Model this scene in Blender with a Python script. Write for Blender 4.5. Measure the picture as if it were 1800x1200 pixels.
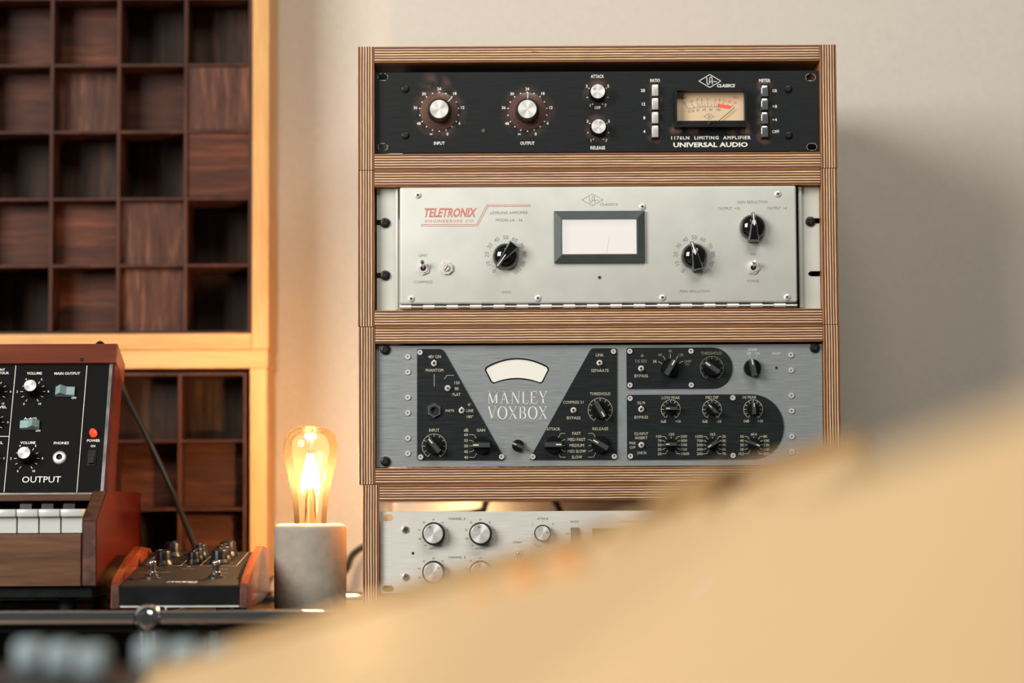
import bpy, bmesh, math, random
from mathutils import Matrix, Vector
from mathutils.geometry import tessellate_polygon
PI = math.pi
random.seed(7)
for o in list(bpy.data.objects): bpy.data.objects.remove(o)
scene = bpy.context.scene
C = scene.collection

# ------------------------------------------------------------------ camera
FPX = 4250.0                      # 85 mm lens on 36 mm film, 1800 px wide
CAM = Vector((0.0, -2.606, 0.85))
PITCH = math.atan(290/FPX); ROLL = 0.0047
_f = Vector((0, math.cos(PITCH), math.sin(PITCH)))
_u0 = Vector((0, -math.sin(PITCH), math.cos(PITCH))); _r0 = Vector((1, 0, 0))
_u = _u0*math.cos(ROLL) + _r0*math.sin(ROLL)
_r = _r0*math.cos(ROLL) - _u0*math.sin(ROLL)
cd = bpy.data.cameras.new('camera'); cam = bpy.data.objects.new('camera', cd); C.objects.link(cam)
cd.lens = 85; cd.sensor_width = 36; cd.clip_start = 0.02
cam.matrix_world = Matrix(((_r.x, _u.x, -_f.x, CAM.x), (_r.y, _u.y, -_f.y, CAM.y), (_r.z, _u.z, -_f.z, CAM.z), (0, 0, 0, 1)))
cd.dof.use_dof = True; cd.dof.focus_distance = 2.60; cd.dof.aperture_fstop = 2.0
scene.camera = cam
# ------------------------------------------------------------------ exposure, world, large lights
vs = scene.view_settings
vs.view_transform = 'Standard'; vs.look = 'None'; vs.gamma = 1; vs.use_curve_mapping = False; vs.exposure = 0.55
w = bpy.data.worlds.new('room_ambient'); scene.world = w; w.use_nodes = True
w.node_tree.nodes['Background'].inputs[0].default_value = (0.93, 1.0, 0.93, 1)
w.node_tree.nodes['Background'].inputs[1].default_value = 0.055
def area(name, loc, target, size, power, col, size_y=None):
    l = bpy.data.lights.new(name, 'AREA'); l.energy = power; l.color = col; l.size = size
    if size_y: l.shape = 'RECTANGLE'; l.size_y = size_y
    o = bpy.data.objects.new(name, l); C.objects.link(o); o.location = loc
    o.rotation_euler = (Vector(target)-Vector(loc)).to_track_quat('-Z', 'Y').to_euler()
    return o
area('window_daylight', (-2.02, -2.32, 1.90), (0.1, 0.1, 1.0), 1.5, 75, (1.0, 0.955, 0.89), 1.3)
area('ceiling_lamp', (0.35, -1.5, 2.45), (0.1, 0.1, 0.9), 1.1, 15, (1.0, 0.95, 0.87), 0.7)

# ------------------------------------------------------------------ frames: local x right, local -y out of the panel, local z up
class Frame:
    def __init__(s, o, n=(0, -1, 0), up=(0, 0, 1)):
        s.o = Vector(o); s.n = Vector(n).normalized(); s.x = Vector(up).cross(-s.n).normalized() * -1
        s.x = (-s.n).cross(Vector(up)).normalized(); s.z = s.x.cross(-s.n).normalized()
        y = -s.n
        s.M = Matrix(((s.x.x, y.x, s.z.x, s.o.x), (s.x.y, y.y, s.z.y, s.o.y), (s.x.z, y.z, s.z.z, s.o.z), (0, 0, 0, 1)))
    def at(s, p, off=0.0):
        d = _f + _r*((p[0]-900)/FPX) + _u*((600-p[1])/FPX)
        q = s.o + s.n*off
        t = (q-CAM).dot(s.n)/d.dot(s.n)
        v = CAM + d*t - s.o
        return v.dot(s.x), v.dot(s.z)
    def k(s, p):                                   # metres per photo pixel at p
        a = s.at(p); b = s.at((p[0]+1, p[1])); return math.hypot(b[0]-a[0], b[1]-a[1])
def Z(ox, oy, sc):                                 # crop coordinates -> photo pixels
    f = lambda X, Y: (ox+X/sc, oy+Y/sc)
    f.s = sc
    return f
def world_at(px, py, depth):
    return CAM + (_f + _r*((px-900)/FPX) + _u*((600-py)/FPX))*depth

# ------------------------------------------------------------------ materials
MATS = {}
def new_mat(name):
    m = bpy.data.materials.new(name); m.use_nodes = True; MATS[name] = m
    nt = m.node_tree; b = nt.nodes['Principled BSDF']
    return m, nt, nt.nodes.new, nt.links.new, b
def ramp(nt, stops, interp='LINEAR'):
    r = nt.nodes.new('ShaderNodeValToRGB'); r.color_ramp.interpolation = interp
    e = r.color_ramp.elements
    while len(e) < len(stops): e.new(0.5)
    for i, (p, c) in enumerate(stops): e[i].position = p; e[i].color = (*c, 1)
    return r
def pm(name, col, rough=0.5, metal=0.0, amt=0.10, scale=60, stretch=(1, 1, 1), bump=0.0, spec=0.5, coat=0.0, rvar=0.08, aniso=0.0):
    m, nt, N, L, b = new_mat(name)
    tc = N('ShaderNodeTexCoord'); mp = N('ShaderNodeMapping'); mp.inputs['Scale'].default_value = stretch
    nz = N('ShaderNodeTexNoise'); nz.inputs['Scale'].default_value = scale; nz.inputs['Detail'].default_value = 4
    L(tc.outputs['Object'], mp.inputs[0]); L(mp.outputs[0], nz.inputs['Vector'])
    r = ramp(nt, [(0.3, tuple(max(0, c*(1-amt)) for c in col)), (0.7, tuple(min(1, c*(1+amt)) for c in col))])
    L(nz.outputs['Fac'], r.inputs[0]); L(r.outputs[0], b.inputs['Base Color'])
    mr = N('ShaderNodeMapRange'); mr.inputs['To Min'].default_value = max(0.02, rough-rvar); mr.inputs['To Max'].default_value = min(1, rough+rvar)
    L(nz.outputs['Fac'], mr.inputs['Value']); L(mr.outputs[0], b.inputs['Roughness'])
    b.inputs['Metallic'].default_value = metal; b.inputs['Specular IOR Level'].default_value = spec
    b.inputs['Coat Weight'].default_value = coat; b.inputs['Anisotropic'].default_value = aniso
    if aniso:
        t = N('ShaderNodeTangent'); t.direction_type = 'RADIAL'; t.axis = 'Y'; L(t.outputs[0], b.inputs['Tangent'])
    if bump:
        bp = N('ShaderNodeBump'); bp.inputs['Strength'].default_value = bump; bp.inputs['Distance'].default_value = 0.001
        L(nz.outputs['Fac'], bp.inputs['Height']); L(bp.outputs[0], b.inputs['Normal'])
    return m
def emit(name, col, strength):
    m, nt, N, L, b = new_mat(name)
    b.inputs['Base Color'].default_value = (*[c*0.08 for c in col], 1); b.inputs['Emission Color'].default_value = (*col, 1)
    b.inputs['Emission Strength'].default_value = strength
    return m
def wood(name, dark, mid, light, axis=0, scale=1.0, rough=0.45, coat=0.0, rand=0.0, fig=0.5):
    m, nt, N, L, b = new_mat(name)
    tc = N('ShaderNodeTexCoord'); mp = N('ShaderNodeMapping')
    st = [26*scale]*3; st[axis] = 2.2*scale
    mp.inputs['Scale'].default_value = st
    oi = N('ShaderNodeObjectInfo'); mul = N('ShaderNodeMath'); mul.operation = 'MULTIPLY'; mul.inputs[1].default_value = 37.0
    L(oi.outputs['Random'], mul.inputs[0])
    cx = N('ShaderNodeCombineXYZ')
    for i in range(3): L(mul.outputs[0], cx.inputs[i])
    L(cx.outputs[0], mp.inputs['Location'])
    L(tc.outputs['Object'], mp.inputs[0])
    n1 = N('ShaderNodeTexNoise'); n1.inputs['Scale'].default_value = 1.0; n1.inputs['Detail'].default_value = 6; n1.inputs['Distortion'].default_value = fig
    n2 = N('ShaderNodeTexNoise'); n2.inputs['Scale'].default_value = 9.0; n2.inputs['Detail'].default_value = 3
    L(mp.outputs[0], n1.inputs['Vector']); L(mp.outputs[0], n2.inputs['Vector'])
    mx = N('ShaderNodeMix'); mx.data_type = 'FLOAT'; mx.inputs[0].default_value = 0.35
    L(n1.outputs['Fac'], mx.inputs[2]); L(n2.outputs['Fac'], mx.inputs[3])
    r = ramp(nt, [(0.32, dark), (0.52, mid), (0.70, light)]); L(mx.outputs[0], r.inputs[0])
    if rand:
        hs = N('ShaderNodeHueSaturation'); mr = N('ShaderNodeMapRange')
        mr.inputs['To Min'].default_value = 1-rand; mr.inputs['To Max'].default_value = 1+rand
        L(oi.outputs['Random'], mr.inputs['Value']); L(mr.outputs[0], hs.inputs['Value']); L(r.outputs[0], hs.inputs['Color'])
        L(hs.outputs[0], b.inputs['Base Color'])
    else: L(r.outputs[0], b.inputs['Base Color'])
    b.inputs['Roughness'].default_value = rough; b.inputs['Coat Weight'].default_value = coat; b.inputs['Coat Roughness'].default_value = 0.15; b.inputs['Specular IOR Level'].default_value = 0.18
    bp = N('ShaderNodeBump'); bp.inputs['Strength'].default_value = 0.12; bp.inputs['Distance'].default_value = 0.001
    L(n2.outputs['Fac'], bp.inputs['Height']); L(bp.outputs[0], b.inputs['Normal'])
    return m
def plywood(name, axis, seed):
    # real plies: colour follows the distance through the board's thickness
    m, nt, N, L, b = new_mat(name)
    tc = N('ShaderNodeTexCoord'); sx = N('ShaderNodeSeparateXYZ'); L(tc.outputs['Generated'], sx.inputs[0])
    mp = N('ShaderNodeMapping'); st = [14.0, 14.0, 14.0]; st[axis] = 260.0
    mp.inputs['Scale'].default_value = st; mp.inputs['Location'].default_value = (seed*3.1, seed*1.7, seed*5.3)
    L(tc.outputs['Object'], mp.inputs[0])
    nz = N('ShaderNodeTexNoise'); nz.inputs['Scale'].default_value = 1.0; nz.inputs['Detail'].default_value = 5; L(mp.outputs[0], nz.inputs['Vector'])
    mp2 = N('ShaderNodeMapping'); st2 = [60.0]*3; st2[axis] = 420.0; mp2.inputs['Scale'].default_value = st2; L(tc.outputs['Object'], mp2.inputs[0])
    nf = N('ShaderNodeTexNoise'); nf.inputs['Scale'].default_value = 1.0; nf.inputs['Detail'].default_value = 6; L(mp2.outputs[0], nf.inputs['Vector'])
    nw = N('ShaderNodeTexNoise'); nw.inputs['Scale'].default_value = 45.0; nw.inputs['Detail'].default_value = 3; L(tc.outputs['Object'], nw.inputs['Vector'])
    # wobble of the glue lines
    wob = N('ShaderNodeMath'); wob.operation = 'MULTIPLY_ADD'; wob.inputs[1].default_value = 0.035
    L(nw.outputs['Fac'], wob.inputs[0])
    off = N('ShaderNodeMath'); off.operation = 'SUBTRACT'; off.inputs[1].default_value = 0.0175
    L(sx.outputs[axis], off.inputs[0]); L(off.outputs[0], wob.inputs[2])
    dk, lt, fv = (0.080, 0.020, 0.007), (0.74, 0.525, 0.31), (0.38, 0.165, 0.048)
    dk2, lt2 = (0.115, 0.033, 0.011), (0.62, 0.39, 0.195)
    stops = [(0.0, fv), (0.035, fv), (0.055, dk)]
    n = 5
    for i in range(n):
        c = 0.5+(i-2)*0.158; hw = 0.029
        d = dk if i % 2 else dk2; l = lt if (i+seed) % 3 else lt2
        stops += [(c-hw-0.016, d), (c-hw+0.012, l), (c+hw-0.012, l), (c+hw+0.016, dk if (i+1) % 2 else dk2)]
    stops += [(0.945, dk2), (0.965, fv), (1.0, fv)]
    r = ramp(nt, stops); L(wob.outputs[0], r.inputs[0])
    # streaks along each ply, and dark voids here and there
    hs = N('ShaderNodeHueSaturation'); mr = N('ShaderNodeMapRange')
    mr.inputs['From Min'].default_value = 0.25; mr.inputs['From Max'].default_value = 0.75
    mr.inputs['To Min'].default_value = 0.55; mr.inputs['To Max'].default_value = 1.42
    mxn = N('ShaderNodeMix'); mxn.data_type = 'FLOAT'; mxn.inputs[0].default_value = 0.5
    L(nz.outputs['Fac'], mxn.inputs[2]); L(nf.outputs['Fac'], mxn.inputs[3])
    L(mxn.outputs[0], mr.inputs['Value']); L(mr.outputs[0], hs.inputs['Value']); L(r.outputs[0], hs.inputs['Color'])
    vd = N('ShaderNodeMath'); vd.operation = 'GREATER_THAN'; vd.inputs[1].default_value = 0.735; L(nz.outputs['Fac'], vd.inputs[0])
    mx = N('ShaderNodeMix'); mx.data_type = 'RGBA'; mx.inputs[7].default_value = (0.02, 0.012, 0.01, 1)
    L(vd.outputs[0], mx.inputs[0]); L(hs.outputs[0], mx.inputs[6])
    L(mx.outputs[2], b.inputs['Base Color']); b.inputs['Roughness'].default_value = 0.55
    return m

for i in range(4):
    plywood('ply_upright_%d' % i, 0, i); plywood('ply_flat_%d' % i, 2, i+5)
pm('wall_paint', (0.60, 0.555, 0.49), 0.85, 0, 0.035, 180, (1, 1, 1.0), 0.35)
pm('floor_boards', (0.16, 0.10, 0.06), 0.5, 0, 0.3, 8, (1, 8, 1))
pm('brushed_aluminium', (0.67, 0.655, 0.61), 0.48, 0.30, 0.10, 26, (1.2, 40, 60), 0.05)
pm('blue_grey_aluminium', (0.262, 0.290, 0.302), 0.45, 0.35, 0.22, 26, (1.3, 40, 62), 0.06)
pm('dark_plate', (0.0085, 0.0125, 0.0135), 0.5, 0.0, 0.45, 26, (1.5, 40, 60), 0.05, spec=0.22)
pm('putty_paint', (0.54, 0.555, 0.515), 0.42, 0.1, 0.05, 30, (1, 1, 1), 0.03)
pm('meter_frame_paint', (0.062, 0.080, 0.076), 0.38, 0, 0.06)
pm('black_plastic', (0.006, 0.007, 0.0075), 0.38, 0, 0.2, spec=0.3)
pm('black_gloss', (0.004, 0.0045, 0.005), 0.10, 0, 0.2, rvar=0.03, coat=0.6)
pm('knob_black', (0.0035, 0.004, 0.0045), 0.34, 0, 0.2, spec=0.25)
pm('knob_bar', (0.042, 0.050, 0.047), 0.45, 0, 0.1, 300, spec=0.3)
pm('black_metal', (0.012, 0.012, 0.012), 0.33, 0.6, 0.2)
pm('chassis_black', (0.006, 0.006, 0.007), 0.7)
pm('spun_aluminium', (0.88, 0.87, 0.84), 0.30, 0.6, 0.03, 40, aniso=0.75)
pm('knurled_metal', (0.16, 0.16, 0.155), 0.30, 0.9, 0.1)
pm('chrome', (0.62, 0.62, 0.63), 0.06, 1.0, 0.02, rvar=0.03)
pm('nickel', (0.74, 0.70, 0.67), 0.22, 1.0, 0.04)
pm('nickel_bright', (0.86, 0.80, 0.79), 0.35, 0.55, 0.03)
pm('brass_dull', (0.40, 0.31, 0.20), 0.3, 1.0, 0.1)
pm('button_grey', (0.52, 0.52, 0.50), 0.35, 0.3, 0.06)
pm('button_mirror', (0.55, 0.58, 0.60), 0.10, 0.9, 0.05)
pm('ink_white', (0.80, 0.79, 0.74), 0.6, 0, 0.02)
pm('ink_cream', (0.52, 0.48, 0.37), 0.6, 0, 0.12, 200)
pm('ink_cream_faded', (0.23, 0.215, 0.165), 0.6, 0, 0.35, 400)
pm('ink_pale', (0.72, 0.68, 0.66), 0.6, 0, 0.02)
pm('ink_grey', (0.22, 0.225, 0.21), 0.6, 0, 0.25, 500)
pm('ink_dark', (0.075, 0.072, 0.065), 0.6, 0, 0.2, 500)
pm('ink_red', (0.56, 0.19, 0.155), 0.6, 0, 0.22, 500)
pm('ink_red_bright', (0.80, 0.10, 0.05), 0.6, 0, 0.05)
pm('ink_tan', (0.46, 0.40, 0.345), 0.6, 0, 0.1)
pm('meter_card', (0.66, 0.49, 0.315), 0.6, 0, 0.05, 30)
pm('bare_metal_scuff', (0.36, 0.36, 0.34), 0.4, 0.8, 0.6, 300)
pm('concrete', (0.30, 0.275, 0.225), 0.9, 0, 0.10, 90, (1, 1, 1), 0.5)
pm('rubber', (0.008, 0.008, 0.008), 0.7)
pm('cable_black', (0.010, 0.009, 0.009), 0.35)
pm('key_white', (0.50, 0.52, 0.50), 0.3, 0, 0.03, coat=0.3)
pm('key_black', (0.007, 0.007, 0.008), 0.25)
pm('synth_panel', (0.0018, 0.002, 0.002), 0.55, 0, 0.15, spec=0.10)
pm('rocker_blue', (0.21, 0.32, 0.33), 0.5, 0, 0.05)
pm('pedal_paint', (0.014, 0.0105, 0.008), 0.6, 0, 0.35, 400, (1, 1, 1), 0.25, spec=0.2)
pm('sideboard_black', (0.005, 0.006, 0.007), 0.3, 0, 0.1, spec=0.25)
pm('console_cream', (0.50, 0.345, 0.180), 0.6, 0, 0.02, 6, spec=0.2)
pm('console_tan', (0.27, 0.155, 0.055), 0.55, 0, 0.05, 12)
pm('console_shade_tan', (0.33, 0.205, 0.088), 0.55, 0, 0.05, 12, spec=0.2)  # tan darkened to stand in for shade on the console's far part
pm('console_orange', (0.66, 0.27, 0.07), 0.5, 0, 0.05)
pm('console_grey', (0.22, 0.28, 0.30), 0.5, 0, 0.05)
wood('pine', (0.56, 0.30, 0.11), (0.68, 0.40, 0.165), (0.74, 0.46, 0.21), 2, 1.0, 0.55)
wood('pine_flat', (0.56, 0.30, 0.11), (0.68, 0.40, 0.165), (0.74, 0.46, 0.21), 0, 1.0, 0.55)
wood('stain_red_h', (0.024, 0.0085, 0.006), (0.078, 0.024, 0.012), (0.165, 0.052, 0.023), 0, 1.4, 0.5, 0, 0.25, 1.2)
wood('stain_brown_v', (0.032, 0.0125, 0.009), (0.095, 0.037, 0.022), (0.25, 0.108, 0.062), 2, 1.9, 0.5, 0, 0.2, 1.9)
wood('stain_dark_v', (0.017, 0.010, 0.007), (0.042, 0.022, 0.014), (0.10, 0.052, 0.031), 2, 1.9, 0.55, 0, 0.25, 1.9)
wood('grid_wood', (0.024, 0.009, 0.006), (0.060, 0.021, 0.013), (0.11, 0.040, 0.023), 2, 1.0, 0.5)
wood('walnut_h', (0.045, 0.020, 0.011), (0.105, 0.048, 0.026), (0.165, 0.080, 0.044), 0, 1.0, 0.45, 0.1, 0, 0.9)
wood('mahogany_h', (0.085, 0.016, 0.007), (0.15, 0.030, 0.011), (0.21, 0.047, 0.016), 0, 0.6, 0.4, 0.25)
wood('mahogany_side', (0.028, 0.0025, 0.0014), (0.070, 0.0052, 0.0026), (0.115, 0.010, 0.0045), 1, 0.8, 0.35, 0.35, 0, 1.0)
wood('endgrain', (0.035, 0.018, 0.014), (0.075, 0.036, 0.027), (0.13, 0.063, 0.045), 1, 2.2, 0.55)
wood('pedal_wood', (0.085, 0.014, 0.006), (0.24, 0.044, 0.013), (0.46, 0.115, 0.028), 1, 2.6, 0.3, 0.5, 0, 1.2)
emit('meter_glow_warm', (1.0, 0.93, 0.86), 0.54)
emit('meter_glow', (1.0, 0.93, 0.80), 0.53)
emit('filament', (1.0, 0.72, 0.38), 60.0)
emit('led_red', (1.0, 0.045, 0.012), 1.2)
emit('led_blue', (0.22, 0.16, 1.0), 5.0)
def worn_black(name, centers, solid):
    m, nt, N, L, b = new_mat(name)
    tc = N('ShaderNodeTexCoord'); mp = N('ShaderNodeMapping'); mp.inputs['Scale'].default_value = (1.5, 40, 60); L(tc.outputs['Object'], mp.inputs[0])
    nb = N('ShaderNodeTexNoise'); nb.inputs['Scale'].default_value = 24; nb.inputs['Detail'].default_value = 4; L(mp.outputs[0], nb.inputs['Vector'])
    base = ramp(nt, [(0.3, (0.0030, 0.0048, 0.0056)), (0.7, (0.0105, 0.0140, 0.0150))]); L(nb.outputs['Fac'], base.inputs[0])
    acc = None
    for (x, z, r, amt) in centers:
        v = N('ShaderNodeVectorMath'); v.operation = 'DISTANCE'; v.inputs[1].default_value = (x, 0, z); L(tc.outputs['Object'], v.inputs[0])
        mr = N('ShaderNodeMapRange'); mr.inputs['From Min'].default_value = r*0.75; mr.inputs['From Max'].default_value = r*1.55
        mr.inputs['To Min'].default_value = amt; mr.inputs['To Max'].default_value = 0; L(v.outputs['Value'], mr.inputs['Value'])
        if acc is None: acc = mr
        else:
            a = N('ShaderNodeMath'); a.operation = 'MAXIMUM'; L(acc.outputs[0], a.inputs[0]); L(mr.outputs[0], a.inputs[1]); acc = a
    nw = N('ShaderNodeTexNoise'); nw.inputs['Scale'].default_value = 75; nw.inputs['Detail'].default_value = 5; L(tc.outputs['Object'], nw.inputs['Vector'])
    mr = N('ShaderNodeMapRange'); mr.inputs['From Min'].default_value = 0.38; mr.inputs['From Max'].default_value = 0.62; L(nw.outputs['Fac'], mr.inputs['Value'])
    mul = N('ShaderNodeMath'); mul.operation = 'MULTIPLY'; mul.use_clamp = True; L(acc.outputs[0], mul.inputs[0]); L(mr.outputs[0], mul.inputs[1])
    for (x, z, r, amt) in solid:                    # paint rubbed right through under the clear skirts
        v = N('ShaderNodeVectorMath'); v.operation = 'DISTANCE'; v.inputs[1].default_value = (x, 0, z); L(tc.outputs['Object'], v.inputs[0])
        mr2 = N('ShaderNodeMapRange'); mr2.inputs['From Min'].default_value = r*0.98; mr2.inputs['From Max'].default_value = r*1.10
        mr2.inputs['To Min'].default_value = amt; mr2.inputs['To Max'].default_value = 0; L(v.outputs['Value'], mr2.inputs['Value'])
        a = N('ShaderNodeMath'); a.operation = 'MAXIMUM'; L(mul.outputs[0], a.inputs[0]); L(mr2.outputs[0], a.inputs[1]); mul = a
    mx = N('ShaderNodeMix'); mx.data_type = 'RGBA'; mx.inputs[7].default_value = (0.20, 0.105, 0.080, 1)
    L(mul.outputs[0], mx.inputs[0]); L(base.outputs[0], mx.inputs[6]); L(mx.outputs[2], b.inputs['Base Color'])
    b.inputs['Roughness'].default_value = 0.5; b.inputs['Specular IOR Level'].default_value = 0.22
    return m
def clear_mat(name, tint, edge, gloss=0.06, haze=0.0, haze_col=(1, 1, 1)):
    m, nt, N, L, b = new_mat(name); nt.nodes.remove(b)
    out = nt.nodes['Material Output']
    lw = N('ShaderNodeLayerWeight'); lw.inputs['Blend'].default_value = 0.35
    r = ramp(nt, [(0.0, tint), (0.55, tint), (1.0, edge)]); L(lw.outputs['Facing'], r.inputs[0])
    tr = N('ShaderNodeBsdfTransparent'); L(r.outputs[0], tr.inputs[0])
    gl = N('ShaderNodeBsdfGlossy'); gl.inputs['Roughness'].default_value = gloss; gl.inputs[0].default_value = (1, 0.95, 0.88, 1)
    fr = N('ShaderNodeFresnel'); fr.inputs[0].default_value = 1.45
    mx = N('ShaderNodeMixShader'); L(fr.outputs[0], mx.inputs[0]); L(tr.outputs[0], mx.inputs[1]); L(gl.outputs[0], mx.inputs[2])
    if haze:                                        # thin amber coating that scatters a little of the lamp's own light
        tl = N('ShaderNodeBsdfTranslucent'); tl.inputs[0].default_value = (*haze_col, 1)
        m2 = N('ShaderNodeMixShader'); m2.inputs[0].default_value = haze; L(mx.outputs[0], m2.inputs[1]); L(tl.outputs[0], m2.inputs[2]); mx = m2
    L(mx.outputs[0], out.inputs[0]); return m
clear_mat('amber_glass', (1.0, 0.95, 0.86), (1.0, 0.80, 0.46), haze=0.018, haze_col=(1.0, 0.72, 0.38))
clear_mat('clear_skirt', (0.93, 0.90, 0.88), (0.7, 0.65, 0.6), 0.18)
clear_mat('stem_glass', (1.0, 0.90, 0.70), (0.95, 0.62, 0.25))

# ------------------------------------------------------------------ mesh helpers
def done(bm, mats, name, smooth=38, recalc=True):
    if recalc: bmesh.ops.recalc_face_normals(bm, faces=bm.faces)
    me = bpy.data.meshes.new(name); bm.to_mesh(me); bm.free()
    for m in ([mats] if isinstance(mats, str) else mats): me.materials.append(MATS[m])
    if smooth:
        me.shade_smooth(); me.set_sharp_from_angle(angle=math.radians(smooth))
    return me
def box(bm, x0, x1, y0, y1, z0, z1, bev=0.0, mi=0, seg=2):
    vs_ = [bm.verts.new((x, y, z)) for x in (x0, x1) for y in (y0, y1) for z in (z0, z1)]
    fs = [bm.faces.new([vs_[i] for i in q]) for q in ((0, 1, 3, 2), (4, 6, 7, 5), (0, 4, 5, 1), (2, 3, 7, 6), (0, 2, 6, 4), (1, 5, 7, 3))]
    for f in fs: f.material_index = mi
    if bev:
        es = {e for f in fs for e in f.edges}
        r = bmesh.ops.bevel(bm, geom=list(es), offset=bev, segments=seg, profile=0.5, affect='EDGES')
        for f in r['faces']: f.material_index = mi
def lathe(bm, prof, n=32, mi=0, c=(0, 0, 0), flute=None, axis='-y', a0=0.0):
    rings = []
    for j, (r, h) in enumerate(prof):
        ring = []
        if r < 1e-7:
            p = (c[0], c[1]-h, c[2]) if axis == '-y' else (c[0], c[1], c[2]+h)
            ring = [bm.verts.new(p)]
        else:
            for k in range(n):
                a = a0+2*PI*k/n
                rr = r*(1+(flute[2] if k % 2 else -flute[2])) if flute and flute[0] <= j <= flute[1] else r
                p = (c[0]+rr*math.sin(a), c[1]-h, c[2]+rr*math.cos(a)) if axis == '-y' else (c[0]+rr*math.sin(a), c[1]+rr*math.cos(a), c[2]+h)
                ring.append(bm.verts.new(p))
        rings.append(ring)
    for a, b in zip(rings, rings[1:]):
        for k in range(n):
            k2 = (k+1) % n
            if len(a) == 1 and len(b) == 1: continue
            if len(a) == 1: f = bm.faces.new((a[0], b[k], b[k2]))
            elif len(b) == 1: f = bm.faces.new((a[k], b[0], a[k2]))
            else: f = bm.faces.new((a[k], b[k], b[k2], a[k2]))
            f.material_index = mi
def prism(bm, loops, y0, y1, mi=0, mi_side=None):
    # loops: outer outline then holes, as (x, z); y0 front, y1 back
    flat = [p for lp in loops for p in lp]
    fv = [bm.verts.new((p[0], y0, p[1])) for p in flat]; bv = [bm.verts.new((p[0], y1, p[1])) for p in flat]
    for t in tessellate_polygon([[Vector((p[0], p[1], 0)) for p in lp] for lp in loops]):
        for vv in (fv, bv):
            try: bm.faces.new([vv[i] for i in t]).material_index = mi
            except ValueError: pass
    s = 0
    for lp in loops:
        n = len(lp)
        for i in range(n):
            j = (i+1) % n
            bm.faces.new((fv[s+i], fv[s+j], bv[s+j], bv[s+i])).material_index = mi if mi_side is None else mi_side
        s += n
def tube(bm, pts, r, n=10, mi=0, caps=True):
    pts = [Vector(p) for p in pts]; rings = []
    ref = Vector((0.12, 0.31, 0.94))
    for i, p in enumerate(pts):
        d = (pts[min(i+1, len(pts)-1)]-pts[max(i-1, 0)]).normalized()
        a = d.cross(ref).normalized(); b = d.cross(a)
        rr = r[i] if isinstance(r, (list, tuple)) else r
        rings.append([bm.verts.new(p+a*rr*math.cos(2*PI*k/n)+b*rr*math.sin(2*PI*k/n)) for k in range(n)])
    for a, b in zip(rings, rings[1:]):
        for k in range(n): bm.faces.new((a[k], a[(k+1) % n], b[(k+1) % n], b[k])).material_index = mi
    if caps:
        bm.faces.new(rings[0]).material_index = mi; bm.faces.new(rings[-1]).material_index = mi
def smooth_path(pts, n=8):
    pts = [Vector(p) for p in pts]; out = []
    for i in range(len(pts)-1):
        p0, p1, p2, p3 = pts[max(i-1, 0)], pts[i], pts[i+1], pts[min(i+2, len(pts)-1)]
        for k in range(n):
            t = k/n
            out.append(0.5*((2*p1)+(p2-p0)*t+(2*p0-5*p1+4*p2-p3)*t*t+(3*p1-p0-3*p2+p3)*t**3))
    return out+[pts[-1]]
def ribbon(bm, pts, wd, y, mi=0):
    # printed line, pts in local (x, z)
    n = len(pts)
    L_, R_ = [], []
    for i, p in enumerate(pts):
        a = pts[max(i-1, 0)]; b = pts[min(i+1, n-1)]
        dx, dz = b[0]-a[0], b[1]-a[1]; l = math.hypot(dx, dz) or 1
        L_.append(bm.verts.new((p[0]-dz/l*wd/2, y, p[1]+dx/l*wd/2))); R_.append(bm.verts.new((p[0]+dz/l*wd/2, y, p[1]-dx/l*wd/2)))
    for i in range(n-1): bm.faces.new((L_[i], L_[i+1], R_[i+1], R_[i])).material_index = mi
def seg_lines(bm, pts, wd, y, mi=0):
    for a, b in zip(pts, pts[1:]): ribbon(bm, [a, b], wd, y, mi)
def disc(bm, c, r, y, n=12, mi=0):
    bm.faces.new([bm.verts.new((c[0]+r*math.sin(2*PI*k/n), y, c[1]+r*math.cos(2*PI*k/n))) for k in range(n)]).material_index = mi
def rounded(pts, rad, n=5):
    out = []; m = len(pts)
    for i in range(m):
        p = Vector(pts[i]); a = Vector(pts[i-1]); b = Vector(pts[(i+1) % m])
        d1 = (a-p).normalized(); d2 = (b-p).normalized()
        r = rad[i] if isinstance(rad, (list, tuple)) else rad
        if r <= 0: out.append(tuple(p)); continue
        for k in range(n+1):
            t = k/n
            q = (p+d1*r)*(1-t)**2+p*2*t*(1-t)+(p+d2*r)*t*t
            out.append(tuple(q))
    return out
def stadium(c, w_, h_, n=8):
    r = h_/2; o = []
    for k in range(n+1): a = -PI/2+PI*k/n; o.append((c[0]+(w_/2-r)+r*math.cos(a), c[1]+r*math.sin(a)))
    for k in range(n+1): a = PI/2+PI*k/n; o.append((c[0]-(w_/2-r)+r*math.cos(a), c[1]+r*math.sin(a)))
    return o
def ring_loop(c, r, n=16, a0=0.0): return [(c[0]+r*math.cos(2*PI*k/n+a0), c[1]+r*math.sin(2*PI*k/n+a0)) for k in range(n)]

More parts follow.
